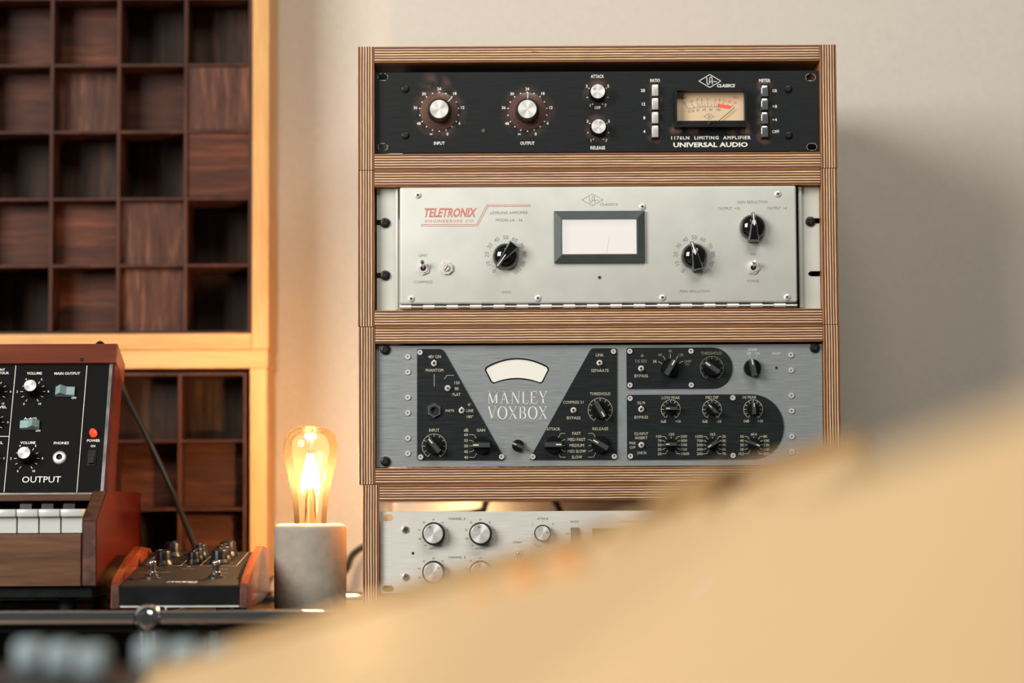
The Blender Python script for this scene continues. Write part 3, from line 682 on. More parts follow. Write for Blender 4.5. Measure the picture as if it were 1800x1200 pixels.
def unit2():
    zc, zd = Z(620, 290, 4.0909), Z(1040, 290, 4.0)
    fe = Frame((0, 0.012, 0)); fr = Frame((0, -0.0015, 0)); k = fr.k((1050, 430))
    bx0, bx1, bz0, bz1 = BOX[1]
    a = fr.at((702.3, 329)); b = fr.at((1402, 532)); x0, x1 = a[0], b[0]; z1 = bz1-TH-0.0008; z0 = fr.at((1050, 532.5))[1]
    zb_ = bz0+TH+0.0006
    t = thing('leveling_amplifier', 'pale grey rack unit with red printed logo, bright meter window and bottom hinge', 'audio unit', ((x0+x1)/2, 0.1, zb_), 'rack units in the plywood stack')
    bm = bmesh.new(); box(bm, x0, x1, 0.0, 0.0125, z0, z1, 0.0022, 0, 3)
    part('hinged_panel', done(bm, 'putty_paint', 'hinged_panel', 40), t, fr.M)
    chassis(t, x0+0.002, x1-0.002, 0.0155, 0.26, zb_+0.001, z1-0.001)
    # ears with open slots
    for side in (0, 1):
        if side == 0: e0, e1 = bx0+TH+0.0022, fe.at((700.5, 430))[0]
        else: e0, e1 = fe.at((1403.5, 430))[0], bx1-TH-0.0006
        ze0, ze1 = zb_+0.0002, z1
        ys = ((391, 484) if side == 0 else (388, 481))
        pts = []
        hh = 0.0029; ln = 13*k if side == 0 else 21*k
        zs = sorted(fe.at((676 if side == 0 else 1424, y))[1] for y in ys)
        outer = e0 if side == 0 else e1; inner = e1 if side == 0 else e0; sg = 1 if side == 0 else -1
        pts = [(inner, ze0), (outer, ze0)]
        for zc_ in zs: pts += [(outer, zc_-hh), (outer+sg*ln-sg*hh, zc_-hh), (outer+sg*ln, zc_-hh*0.4), (outer+sg*ln, zc_+hh*0.4), (outer+sg*ln-sg*hh, zc_+hh), (outer, zc_+hh)]
        pts += [(outer, ze1), (inner, ze1)]
        bm = bmesh.new(); prism(bm, [pts], 0.0, 0.003)
        gx = fe.at((696 if side == 0 else 1410, 430))[0]
        box(bm, min(gx, inner), max(gx, inner), -0.0042, 0.0, ze0, ze1, 0.0012)
        part('rack_ear', done(bm, 'putty_paint', 'rack_ear', 30), t, fe.M)
    for p in (zc(233, 414), zc(234, 792), zd(1540, 395)):
        q = fe.at(p, 0.003); part('rack_screw', SCREW_BLACK, t, fe.M @ T(q[0], 0, q[1]) @ RY(random.uniform(0, 90)), 'black rack screw')
    for p in (zc(469, 217), zc(421, 961), zc(1332, 957), zd(357, 293), zd(1309, 204), zd(498, 932), zd(1375, 930)):
        q = fr.at(p); part('panel_screw', SCREW_NICKEL, t, fr.M @ T(q[0], 0, q[1]) @ RY(random.uniform(0, 90)))
    q = fr.at(zd(55, 790)); bm = bmesh.new(); prism(bm, [ring_loop((0, 0), 3*k, 12), ring_loop((0, 0), 1.7*k, 8)], -0.0006, 0); disc(bm, (0, 0), 1.8*k, -0.0002, 8, 1)
    part('trim_hole', done(bm, ['nickel', 'chassis_black'], 'trim_hole', 0), t, fr.M @ T(q[0], 0, q[1]))
    # hinge
    zh1 = fr.at((1050, 533.6))[1]; zh0 = zb_+0.0004; rh = (zh1-zh0)/2
    bm = bmesh.new(); box(bm, x0, x1, 0.004, 0.0085, zh0, zh1); part('hinge_leaf', done(bm, 'nickel', 'hinge_leaf', 0), t, fr.M)
    nk = 34; pw = (x1-x0)/nk
    me2 = []
    for rr in (rh*0.96, rh*0.80):
        bm = bmesh.new(); tube(bm, [(0.0002, 0, 0), (pw-0.0002, 0, 0)], rr, 14); me2.append(done(bm, 'nickel_bright' if rr > rh*0.9 else 'nickel', 'hinge_knuckle'))
    for i in range(nk): part('hinge_knuckle', me2[i % 2], t, fr.M @ T(x0+i*pw, 0.0022+(i % 2)*0.001, (zh0+zh1)/2-(i % 2)*0.0004))
    # knobs
    ck = chicken_knob(k)
    kc = [zc(1100, 655), zd(722, 640), zd(1133, 437)]
    for p, ang in zip(kc, (-142, -12, 0)):
        q = fr.at(p, 0.004); place_knob('knob', ck, t, fr, q, ang)
    for p in kc[:2]:
        bm = bmesh.new(); q = fr.at(p)
        for i in range(11):
            d = -141.5+28.3*i; a_ = math.radians(d); rr = 33.2*k
            text(bm, str(i*10), q[0]+rr*math.sin(a_), q[1]+rr*math.cos(a_), 7.0*k, None, rot=-a_)
        for i in range(21):
            a_ = math.radians(-141.5+14.15*i); r0, r1 = 26*k, (28.6 if i % 2 == 0 else 27.8)*k
            ribbon(bm, [(q[0]+r0*math.sin(a_), q[1]+r0*math.cos(a_)), (q[0]+r1*math.sin(a_), q[1]+r1*math.cos(a_))], 0.5*k, -0.0002)
        part('dial_markings', done(bm, 'ink_grey', 'dial_markings', 0), t, fr.M)
    bm = bmesh.new()
    def tx(zz, s, X, Y, h, w_=None, ink='ink_grey', **kw):
        q = fr.at(zz(X, Y)); word(t, fr, [ink], s, q[0], q[1], h/zz.s*k, None if w_ is None else w_/zz.s*k, **kw)
    tx(zc, 'LEVELING AMPLIFIER', 1124, 343, 20, 272); tx(zc, 'MODEL LA - 2A', 1125, 395, 19, 196)
    tx(zc, 'LIMIT', 506, 650, 19, 64); tx(zc, 'COMPRESS', 506, 841, 19, 136); tx(zc, 'GAIN', 1103, 912, 18, 67)
    tx(zd, 'GAIN REDUCTION', 1128, 260, 19, 216); tx(zd, 'OUTPUT  +10', 965, 305, 19, 152); tx(zd, 'OUTPUT  +4', 1303, 303, 19, 136)
    tx(zd, 'ON', 1135, 626, 19, 40); tx(zd, 'POWER', 1136, 815, 18, 88); tx(zd, 'PEAK REDUCTION', 724, 887, 18, 212)
    tx(zd, 'CLASSICS', 121, 276, 17, 126, it=0.2)
    diamond_logo(bm, fr, zc, 1723, 250, 76, 43, -0.0002, 0, 0.7*k)
    part('emblem', done(bm, 'ink_grey', 'emblem', 0), t, fr.M, 'grey diamond emblem')
    bm = bmesh.new()
    tx(zc, 'TELETRONIX', 699, 342, 60, 372, 'ink_red', bold=0.03, it=0.22); tx(zc, 'ENGINEERING CO.', 700, 402, 19, 362, 'ink_red', it=0.2, track=0.1)
    for pts in (((490, 427), (890, 427), (964, 287), (1280, 287)), ((490, 438), (898, 438), (972, 297), (1280, 297))): seg_lines(bm, xz(fr, zc, pts), 0.95*k, -0.0002)
    part('double_line', done(bm, 'ink_red', 'double_line', 0), t, fr.M, 'red double line')
    # switches
    q = fr.at(zc(508, 744)); l = fr.at(zc(500, 690), 0.013); toggle(fr, t, q, 11.8*k, (l[0]-q[0], l[1]-q[1]), 0.013)
    q = fr.at(zd(1136, 722)); l = fr.at(zd(1146, 676), 0.013); toggle(fr, t, q, 11.8*k, (l[0]-q[0], l[1]-q[1]), 0.013)
    q = fr.at(zc(675, 742)); bm = bmesh.new()
    prism(bm, [ring_loop((0, 0), 11.3*k, 8, 0.2), ring_loop((0, 0), 6*k, 16)], -0.003, 0); lathe(bm, [(6.2*k, 0), (6.2*k, 0.0042), (5.6*k, 0.0045), (5.4*k, 0.003), (4.6*k, 0.003), (4.6*k, 0.0055), (0, 0.0055)], 20)
    box(bm, -0.7*k, 0.7*k, -0.0058, -0.004, -4.4*k, 4.4*k, 0, 1)
    part('trim_pot', done(bm, ['nickel_bright', 'chassis_black'], 'trim_pot', 30), t, fr.M @ T(q[0], 0, q[1]) @ RY(35))
    # meter: bevelled frame round a glowing window
    D = 0.0085; O0 = fr.at((974.2, 461.8), D*0.5); O1 = fr.at((1133.2, 370.0), D*0.5); I0 = fr.at((988.5, 446.5), D); I1 = fr.at((1119, 384.3), D)
    bm = bmesh.new()
    def loop(a_, b_, y): return [bm.verts.new(p) for p in ((a_[0], y, a_[1]), (b_[0], y, a_[1]), (b_[0], y, b_[1]), (a_[0], y, b_[1]))]
    e = 0.0012
    L0 = loop(O0, O1, 0); L1 = loop(O0, O1, -D*0.45); L2 = loop((I0[0]-e, I0[1]-e), (I1[0]+e, I1[1]+e), -D); L3 = loop(I0, I1, -D); L4 = loop(I0, I1, -0.0008)
    for A, B in ((L0, L1), (L1, L2), (L2, L3), (L3, L4)):
        for i in range(4): bm.faces.new((A[i], A[(i+1) % 4], B[(i+1) % 4], B[i]))
    mf = part('meter_frame', done(bm, 'meter_frame_paint', 'meter_frame', 20), t, fr.M)
    bm = bmesh.new(); box(bm, I0[0], I1[0], -0.0012, -0.0002, I0[1], I1[1]); part('meter_window', done(bm, 'meter_glow_warm', 'meter_window', 0), mf, fr.M, 'bright backlit meter window')
    bm = bmesh.new(); p = fr.at(zd(105, 620), 0.002); q = fr.at(zd(125, 500), 0.002); ribbon(bm, [p, q], 0.6*k, -0.002)
    part('needle', done(bm, 'ink_tan', 'needle', 0), mf, fr.M)
unit2()

# ================================================================== unit 3: blue-grey voice processor
SERIF = {   # thick and thin strokes with serifs on a unit cell (x, z, x, z, width)
 'M': [(.10, 0, .10, 1, .06), (.10, .97, .50, .02, .14), (.50, .02, .88, .97, .07), (.86, 0, .86, 1, .16), (0, .02, .22, .02, .04), (.72, .02, 1, .02, .04), (0, .98, .2, .98, .04), (.8, .98, 1, .98, .04)],
 'A': [(.10, .02, .46, .97, .06), (.44, .97, .86, .02, .15), (.24, .36, .68, .36, .05), (0, .02, .26, .02, .04), (.68, .02, 1, .02, .04)],
 'N': [(.12, 0, .12, 1, .06), (.14, .97, .86, .02, .15), (.88, .02, .88, 1, .06), (0, .02, .26, .02, .04), (0, .98, .2, .98, .04), (.74, .98, 1, .98, .04)],
 'L': [(.22, 0, .22, 1, .20), (0, .02, .95, .02, .05), (.90, .02, 1.0, .26, .06), (0, .98, .46, .98, .04)],
 'E': [(.22, 0, .22, 1, .20), (0, .02, .95, .02, .05), (.90, .02, 1.0, .24, .06), (0, .98, .92, .98, .05), (.88, .98, .94, .78, .06), (.22, .52, .72, .52, .05), (.72, .62, .72, .42, .05)],
 'Y': [(.12, .97, .50, .44, .16), (.88, .97, .52, .44, .06), (.5, 0, .5, .48, .18), (.30, .02, .72, .02, .04), (0, .98, .32, .98, .04), (.74, .98, 1, .98, .04)],
 'V': [(.12, .97, .50, .02, .16), (.50, .02, .88, .97, .06), (0, .98, .32, .98, .04), (.72, .98, 1, .98, .04)],
 'X': [(.12, .97, .86, .02, .16), (.86, .97, .12, .02, .06), (0, .98, .32, .98, .04), (.70, .98, 1, .98, .04), (0, .02, .28, .02, .04), (.68, .02, 1, .02, .04)],
 'B': [(.20, 0, .20, 1, .18), (0, .98, .55, .98, .04), (0, .02, .60, .02, .04), (.2, .53, .6, .53, .04)], 'O': []}
def serif(bm, ch, x0, z0, x1, z1, y):
    W, H = x1-x0, z1-z0
    for (a, b, c, d, w_) in SERIF[ch]: ribbon(bm, [(x0+a*W, z0+b*H), (x0+c*W, z0+d*H)], w_*(W if abs(d-b) > 0.15 else H*0.95), y)
    def bowl(cx, cz, rx, rz, a0, a1, tk, tn):
        n = 20; A, B = [], []
        for i in range(n+1):
            a = a0+(a1-a0)*i/n; w_ = tn+(tk-tn)*abs(math.cos(a))
            A.append(bm.verts.new((x0+(cx+(rx)*math.cos(a))*W, y, z0+(cz+rz*math.sin(a))*H)))
            B.append(bm.verts.new((x0+(cx+(rx-w_)*math.cos(a))*W, y, z0+(cz+(rz-w_*0.8)*math.sin(a))*H)))
        for i in range(n): bm.faces.new((A[i], A[i+1], B[i+1], B[i]))
    if ch == 'O': bowl(.5, .5, .5, .51, 0, 2*PI, .17, .045)
    if ch == 'B': bowl(.5, .76, .40, .245, -PI/2, PI/2, .19, .04); bowl(.52, .27, .48, .27, -PI/2, PI/2, .20, .04)
def unit3():
    ze, zf = Z(620, 560, 4.0), Z(1040, 560, 4.0)
    fr = Frame((0, 0.008, 0)); k = fr.k((1050, 710))
    bx0, bx1, bz0, bz1 = BOX[2]
    x0 = fr.at((661.5, 710))[0]; x1 = min(fr.at((1446, 710))[0], bx1-TH-0.0008); z1 = bz1-TH-0.0022; z0 = bz0+TH+0.0012
    x0 = max(x0, bx0+TH+0.0004)
    t = thing('channel_strip', 'blue-grey rack unit with dark angled plates, many black knobs and curved meter', 'audio unit', ((x0+x1)/2, 0.1, z0), 'rack units in the plywood stack')
    zm = Z(840, 610, 8.0)
    def arc(pa, pm_, pb, n=14): return [tuple(Vector(pa)*(1-u)**2+Vector((2*pm_[0]-(pa[0]+pb[0])/2, 2*pm_[1]-(pa[1]+pb[1])/2))*2*u*(1-u)+Vector(pb)*u*u for u in [i/n])[0] for i in range(n+1)]
    def mshape(e):
        top = arc((128-e*0.4, 268-e), (550, 152-e), (972+e*0.4, 262-e)); bot = arc((880+e*0.4, 515+e), (550, 452+e), (220-e*0.4, 515+e))
        pts = top+[(995+e, 290-e*0.5), (1002+e, 320)]+[(918+e*0.8, 490+e*0.5)]+bot+[(182-e*0.8, 490+e*0.5), (98-e, 325), (104-e, 292-e*0.5)]
        return [fr.at(zm(*p)) for p in pts]
    outer = mshape(0); inner = mshape(-21)
    bm = bmesh.new(); prism(bm, [rounded([(x0, z0), (x1, z0), (x1, z1), (x0, z1)], 0.0005, 2), outer], 0.0, 0.0045)
    part('faceplate', done(bm, 'blue_grey_aluminium', 'faceplate', 0), t, fr.M)
    chassis(t, x0+0.024, x1-0.024, 0.0205, 0.27, z0+0.003, z1-0.003)
    bm = bmesh.new(); prism(bm, [outer, inner], 0.0006, 0.0048); mf = part('meter_frame', done(bm, 'black_gloss', 'meter_frame', 0), t, fr.M)
    bm = bmesh.new(); prism(bm, [inner], 0.0030, 0.0040); part('meter_window', done(bm, 'meter_glow', 'meter_window', 0), mf, fr.M, 'bright arched meter window')
    bm = bmesh.new()
    for (xa, ya, xb, yb) in ((190, 362, 305, 468),): ribbon(bm, [fr.at(zm(xa, ya)), fr.at(zm(xb, yb))], 0.5*k, 0.0028)
    for X, Y in ((470, 300), (530, 300), (580, 300), (650, 310), (430, 330), (390, 340)): ribbon(bm, [fr.at(zm(X, Y)), fr.at(zm(X, Y+45))], 0.45*k, 0.0028)
    for s, X, Y in (('20', 180, 330), ('3', 470, 255), ('2', 530, 250), ('1', 585, 250), ('0', 655, 258)): text(bm, s, *fr.at(zm(X, Y)), 4*k, y=0.0028)
    part('meter_scale', done(bm, 'ink_pale', 'meter_scale', 0), mf, fr.M)
    # dark plates
    plates = [([(733.3, 613.3), (778.5, 613.3), (888.5, 808.5), (733.3, 808.5)], (4, 6, 6, 6)),
              ([(1039.0, 612), (1084.6, 611.8), (1084.6, 807.4), (930, 808)], (6, 5, 6, 6))]
    for pts, rd in plates:
        bm = bmesh.new(); q = [fr.at(p) for p in pts]; prism(bm, [rounded(q, [r_*k for r_ in rd], 4)], -0.0016, 0.0)
        part('dark_plate', done(bm, 'dark_plate', 'dark_plate', 0), t, fr.M)
    for (lx, ty, by, rx) in ((1101.3, 611.3, 683.0, 1287.2), (1102.0, 693.8, 807.5, 1377.2)):
        a = fr.at((lx, (ty+by)/2)); b = fr.at((rx, (ty+by)/2)); tz = fr.at((lx, ty))[1]; bz = fr.at((lx, by))[1]; r_ = (tz-bz)/2
        left = rounded([(b[0]-r_, tz), (a[0], tz), (a[0], bz), (b[0]-r_, bz)], [0, 5*k, 5*k, 0], 4)
        end = [(b[0]-r_+r_*math.cos(q), (tz+bz)/2+r_*math.sin(q)) for q in [-PI/2+PI*i/22 for i in range(1, 22)]]
        bm = bmesh.new(); prism(bm, [left+end], -0.0016, 0.0)
        part('dark_plate', done(bm, 'dark_plate', 'dark_plate', 0), t, fr.M, 'dark plate with a rounded right end')
    fp = Frame((0, 0.008-0.0016, 0))
    for p in (ze(228, 217), ze(230, 1003), zf(1570, 203), zf(1570, 985)):
        q = fr.at(p, 0.003); part('rack_screw', SCREW_BLACK, t, fr.M @ T(q[0], 0, q[1]) @ RY(random.uniform(0, 90)))
    for p in [ze(388, y) for y in (267, 376, 553, 662, 840, 948)]+[zf(1401+i*1.7, y) for i, y in enumerate((255, 362, 540, 648, 828, 936))]:
        q = fr.at(p); part('socket_screw', SCREW_SOCKET, t, fr.M @ T(q[0], 0, q[1]) @ RY(random.uniform(-40, 40)))
    for p in [ze(474, 237), ze(478, 972), ze(1047, 970), ze(1267, 970)]+[zf(*p) for p in ((153, 230), (159, 967), (268, 229), (698, 228), (269, 467), (700, 466), (270, 560), (992, 556), (273, 966), (994, 961))]:
        q = fp.at(p); part('socket_screw', SCREW_SOCKET, t, fp.M @ T(q[0], 0, q[1]) @ RY(random.uniform(0, 90)))
    for p, dz in ((ze(572, 314), 1), (ze(668, 488), 0), (ze(766, 645), 1), (ze(1552, 643), -1), (zf(55, 311), -1), (zf(347, 350), -1), (zf(348, 637), 1), (zf(349, 887), 0)):
        q = fp.at(p); l = fp.at((p[0], p[1]-5.0*dz), 0.008); toggle(fp, t, q, 5.2*k, (l[0]-q[0], l[1]-q[1]), 0.008, hexnut=False)
    q = fp.at(ze(573, 645)); bm = bmesh.new()
    lathe(bm, [(14*k, 0), (14*k, 0.0008), (12*k, 0.001)], 24, 1); prism(bm, [ring_loop((0, 0), 12.6*k, 6, 0.5), ring_loop((0, 0), 6.5*k, 16)], -0.0035, 0); lathe(bm, [(8.5*k, 0.0035), (8.0*k, 0.0045), (5.6*k, 0.0045), (5.6*k, 0.001), (0, 0.001)], 20, 1)
    part('jack_socket', done(bm, ['meter_frame_paint', 'chassis_black'], 'jack', 30), t, fp.M @ T(q[0], 0, q[1]))
    for F, p in ((fp, ze(573, 488)), (fr, zf(1299, 344))):
        q = F.at(p); bm = bmesh.new(); lathe(bm, [(2.3*k, 0), (2.3*k, 0.0006), (1.4*k, 0.0006), (1.2*k, 0.0002), (0, 0.0004)], 12); part('indicator', done(bm, 'chassis_black', 'indicator', 0), t, F.M @ T(q[0], 0, q[1]))
    q = fp.at(zf(355, 260)); bm = bmesh.new(); prism(bm, [ring_loop((0, 0), 2.4*k, 12), ring_loop((0, 0), 1.3*k, 10)], -0.0005, 0); part('indicator', done(bm, 'ink_cream_faded', 'indicator', 0), t, fp.M @ T(q[0], 0, q[1]))
    KB = {r: bar_knob(r*k, h) for r, h in ((15.4, 0.015), (10.6, 0.013), (10.4, 0.013))}
    kn = [(ze, 572, 890, 15.4, -40), (ze, 904, 888, 15.4, -90), (ze, 1162, 890, 10.6, -68), (ze, 1410, 885, 15.4, 90), (zf, 62, 882, 15.4, -60), (zf, 60, 638, 15.4, 150),
          (zf, 555, 342, 15.4, 30), (zf, 848, 341, 15.4, -55), (zf, 1137, 342, 15.4, -11), (zf, 563, 630, 10.4, -90), (zf, 853, 632, 10.4, -46), (zf, 1144, 631, 10.4, -3), (zf, 561, 882, 10.4, -90), (zf, 852, 882, 10.4, -122), (zf, 1146, 879, 10.4, 112)]
    for zz, X, Y, r_, ang in kn:
        F = fr if (X, Y) in ((1162, 890), (1137, 342)) else fp
        q = F.at(zz(X, Y), 0.013); place_knob('knob', KB[r_], t, F, q, ang)
    # printed scales
    Y0 = -0.0002
    def dial(zz, X, Y, R_, n=11, mi=0, tick=0.72):
        bm = bmesh.new(); q = fp.at(zz(X, Y)); r_ = R_/4*k
        ribbon(bm, [(q[0]+r_*math.sin(a), q[1]+r_*math.cos(a)) for a in [math.radians(-150+300*i/40) for i in range(41)]], 0.7*k, Y0)
        for i in range(n):
            a = math.radians(-150+300*i/(n-1)); ribbon(bm, [(q[0]+u*r_*math.sin(a), q[1]+u*r_*math.cos(a)) for u in (tick, 1.0)], 0.7*k, Y0)
        part('dial_markings', done(bm, 'ink_cream_faded' if mi else 'ink_cream', 'dial_markings', 0), t, fp.M)
    dial(ze, 573, 895, 85); dial(zf, 60, 642, 85); dial(zf, 845, 347, 82, mi=1)
    for X in (556, 846, 1136): dial(zf, X, 637, 67)
    def lines(zz, *polys):
        bm = bmesh.new()
        for pts in polys: seg_lines(bm, [fp.at(zz(*p)) for p in pts], 0.7*k, Y0)
        part('leader_lines', done(bm, 'ink_cream', 'leader_lines', 0), t, fp.M)
    lines(ze, [(818, 815), (852, 815), (872, 843)], [(818, 855), (833, 855), (852, 867)], [(818, 893), (848, 893)], [(818, 934), (835, 934), (853, 922)], [(818, 974), (855, 974), (872, 946)])
    for sg, cx in ((1, 0), (-1, 3153)):
        f_ = lambda x, y: (cx+sg*x, y)
        lines(ze, [f_(1443, 840), f_(1462, 806), f_(1495, 806)], [f_(1466, 862), f_(1485, 850), f_(1497, 850)], [f_(1470, 890), f_(1495, 890)], [f_(1466, 918), f_(1482, 931), f_(1497, 931)], [f_(1445, 942), f_(1460, 973), f_(1497, 973)])
    lines(ze, [(573, 388), (573, 475)]); lines(ze, [(645, 423), (662, 398), (712, 398)])
    lines(zf, [(468, 300), (500, 319)], [(503, 263), (517, 288)], [(553, 245), (553, 278)], [(607, 262), (592, 288)], [(643, 297), (615, 312)])
    for cx in (560, 850, 1140):
        pl = [[(cx, 828), (cx, 844)]]
        for sg in (-1, 1):
            f_ = lambda dx, y: (cx+sg*dx, y)
            pl += [[f_(65, 827), f_(46, 827), f_(32, 847)], [f_(65, 857), f_(56, 857), f_(42, 865)], [f_(65, 887), f_(46, 887)], [f_(65, 918), f_(56, 918), f_(42, 909)], [f_(65, 949), f_(40, 949), f_(26, 924)]]
        lines(zf, *pl)
    bm = bmesh.new()
    def tx(zz, s, X, Y, h=20, w_=None, F=fp, mi=0, **kw):
        q = F.at(zz(X, Y)); word(t, F, [('ink_cream', 'ink_cream_faded', 'ink_pale', 'ink_tan')[mi]], s, q[0], q[1], h/4*k, None if w_ is None else w_/4*k, **kw)
    for a_ in (('48V ON', 576, 267, 21, 92), ('PHANTOM', 575, 362, 20, 126), ('120', 731, 450, 20, 42), ('80', 731, 491, 20, 28), ('FLAT', 730, 532, 20, 57), ('INSTR', 683, 646, 16, 62), ('0°', 822, 605, 18, 24), ('LINE', 822, 646, 20, 55), ('180°', 823, 688, 18, 52), ('INPUT', 572, 783, 21, 73), ('dB', 797, 783, 21, 33), ('GAIN', 902, 783, 20, 62), ('60', 797, 815, 19, 29), ('55', 797, 855, 19, 29), ('50', 797, 894, 19, 29), ('45', 797, 934, 19, 29), ('40', 797, 974, 19, 29),
               ('ATTACK', 1411, 775, 20, 95), ('FAST', 1573, 806, 20, 62), ('MED FAST', 1573, 849, 20, 125), ('MEDIUM', 1575, 890, 20, 105), ('MED SLOW', 1575, 931, 20, 129), ('SLOW', 1576, 972, 20, 74), ('BYPASS', 1553, 697, 20, 98)): tx(ze, *a_, bold=0.006)
    tx(ze, 'COMPRESS 3:1', 1553, 587, 19, 150)
    for a_ in (('LINK', 56, 255, 20, 57), ('SEPARATE', 58, 364, 20, 126), ('THRESHOLD', 60, 527, 20, 146), ('RELEASE', 60, 773, 20, 114), ('BYPASS', 348, 402, 20, 98), ('3K', 445, 300, 19, 31), ('EQ IN', 349, 590, 19, 54), ('BYPASS', 348, 692, 20, 98), ('LOW PEAK', 556, 555, 20, 130), ('MID DIP', 846, 553, 20, 92), ('HI PEAK', 1110, 552, 20, 98),
               ('0dB', 506, 722, 19, 38), ('+10', 607, 722, 19, 38), ('0dB', 797, 722, 19, 38), ('-10', 895, 722, 19, 34), ('0dB', 1088, 719, 19, 40), ('+10', 1186, 719, 19, 38), ('EQ INPUT', 349, 808, 19, 98), ('INSERT', 349, 837, 19, 88), ('PRE', 287, 874, 18, 46), ('O/P', 287, 904, 18, 42), ('LINE IN', 352, 942, 19, 66)): tx(zf, *a_)
    for i, (l, r_, tp, cx) in enumerate(((('100', '70', '50', '35', '20'), ('200', '300', '500', '700', '1000'), '150', 560), (('1000', '700', '500', '300', '200'), ('2K', '3K', '4K', '5K', '7K'), '1K5', 850), (('5K', '4K', '3K', '2K', '1K5'), ('8K', '10K', '12K', '16K', '20K'), '6K4', 1140))):
        for j in range(5):
            Y = (827, 857, 887, 918, 949)[j]
            tx(zf, l[j], cx-68, Y, 18, len(l[j])*14.5, al='R'); tx(zf, r_[j], cx+67, Y, 18, len(r_[j])*14.8, al='L')
        tx(zf, tp, cx, 812, 18, 43)
    for a_ in (('DE ESS', 347, 298, 20, 82), ('6K', 482, 253, 19, 30), ('9K', 553, 228, 19, 30), ('12K', 628, 253, 19, 42), ('LIMIT', 677, 300, 18, 52), ('10:1', 672, 321, 14, 38), ('THRESHOLD', 842, 242, 20, 150)): tx(zf, *a_, mi=1)
    for a_ in (('POWER', 1131, 217, 17, 65), ('OFF', 1105, 244, 16, 33), ('ON', 1166, 244, 16, 28), ('READY', 1298, 244, 16, 60)): tx(zf, *a_, F=fr, mi=2)
    for a_ in (('INPUT', 1158, 813, 12, 70), ('LINE IN', 1066, 836, 13, 62), ('EQ OUT', 1250, 835, 13, 66), ('G-R', 1075, 858, 13, 34), ('D-S', 1243, 857, 13, 34)): tx(ze, *a_, F=fr, mi=3)
    bm.free(); bm = bmesh.new()
    def row(s, sp, ya, yb):
        for ch, (xa, xb) in zip(s, sp):
            p = fr.at(zm(xa, yb)); q = fr.at(zm(xb, ya)); serif(bm, ch, p[0], p[1], q[0], q[1], -0.0003)
    row('MANLEY', ((143, 282), (315, 437), (470, 590), (620, 712), (735, 835), (860, 975)), 618, 797)
    row('VOXBOX', ((143, 260), (275, 418), (433, 553), (578, 680), (703, 840), (858, 975)), 832, 1012)
    part('brand_lettering', done(bm, 'ink_pale', 'brand_lettering', 0), t, fr.M, 'pale serif lettering')
    bm = bmesh.new()
    for a_, b_ in (((1107, 256), (1113, 274)), ((1159, 256), (1153, 274))): ribbon(bm, [fr.at(zf(*a_)), fr.at(zf(*b_))], 0.6*k, -0.0002)
    for a_, b_ in (((1100, 835), (1130, 845)), ((1158, 822), (1158, 843)), ((1208, 835), (1185, 848)), ((1098, 858), (1122, 865)), ((1225, 857), (1195, 865))): ribbon(bm, [fr.at(ze(*a_)), fr.at(ze(*b_))], 0.5*k, -0.0002, 1)
    part('switch_markings', done(bm, ['ink_pale', 'ink_tan'], 'switch_markings', 0), t, fr.M)
unit3()

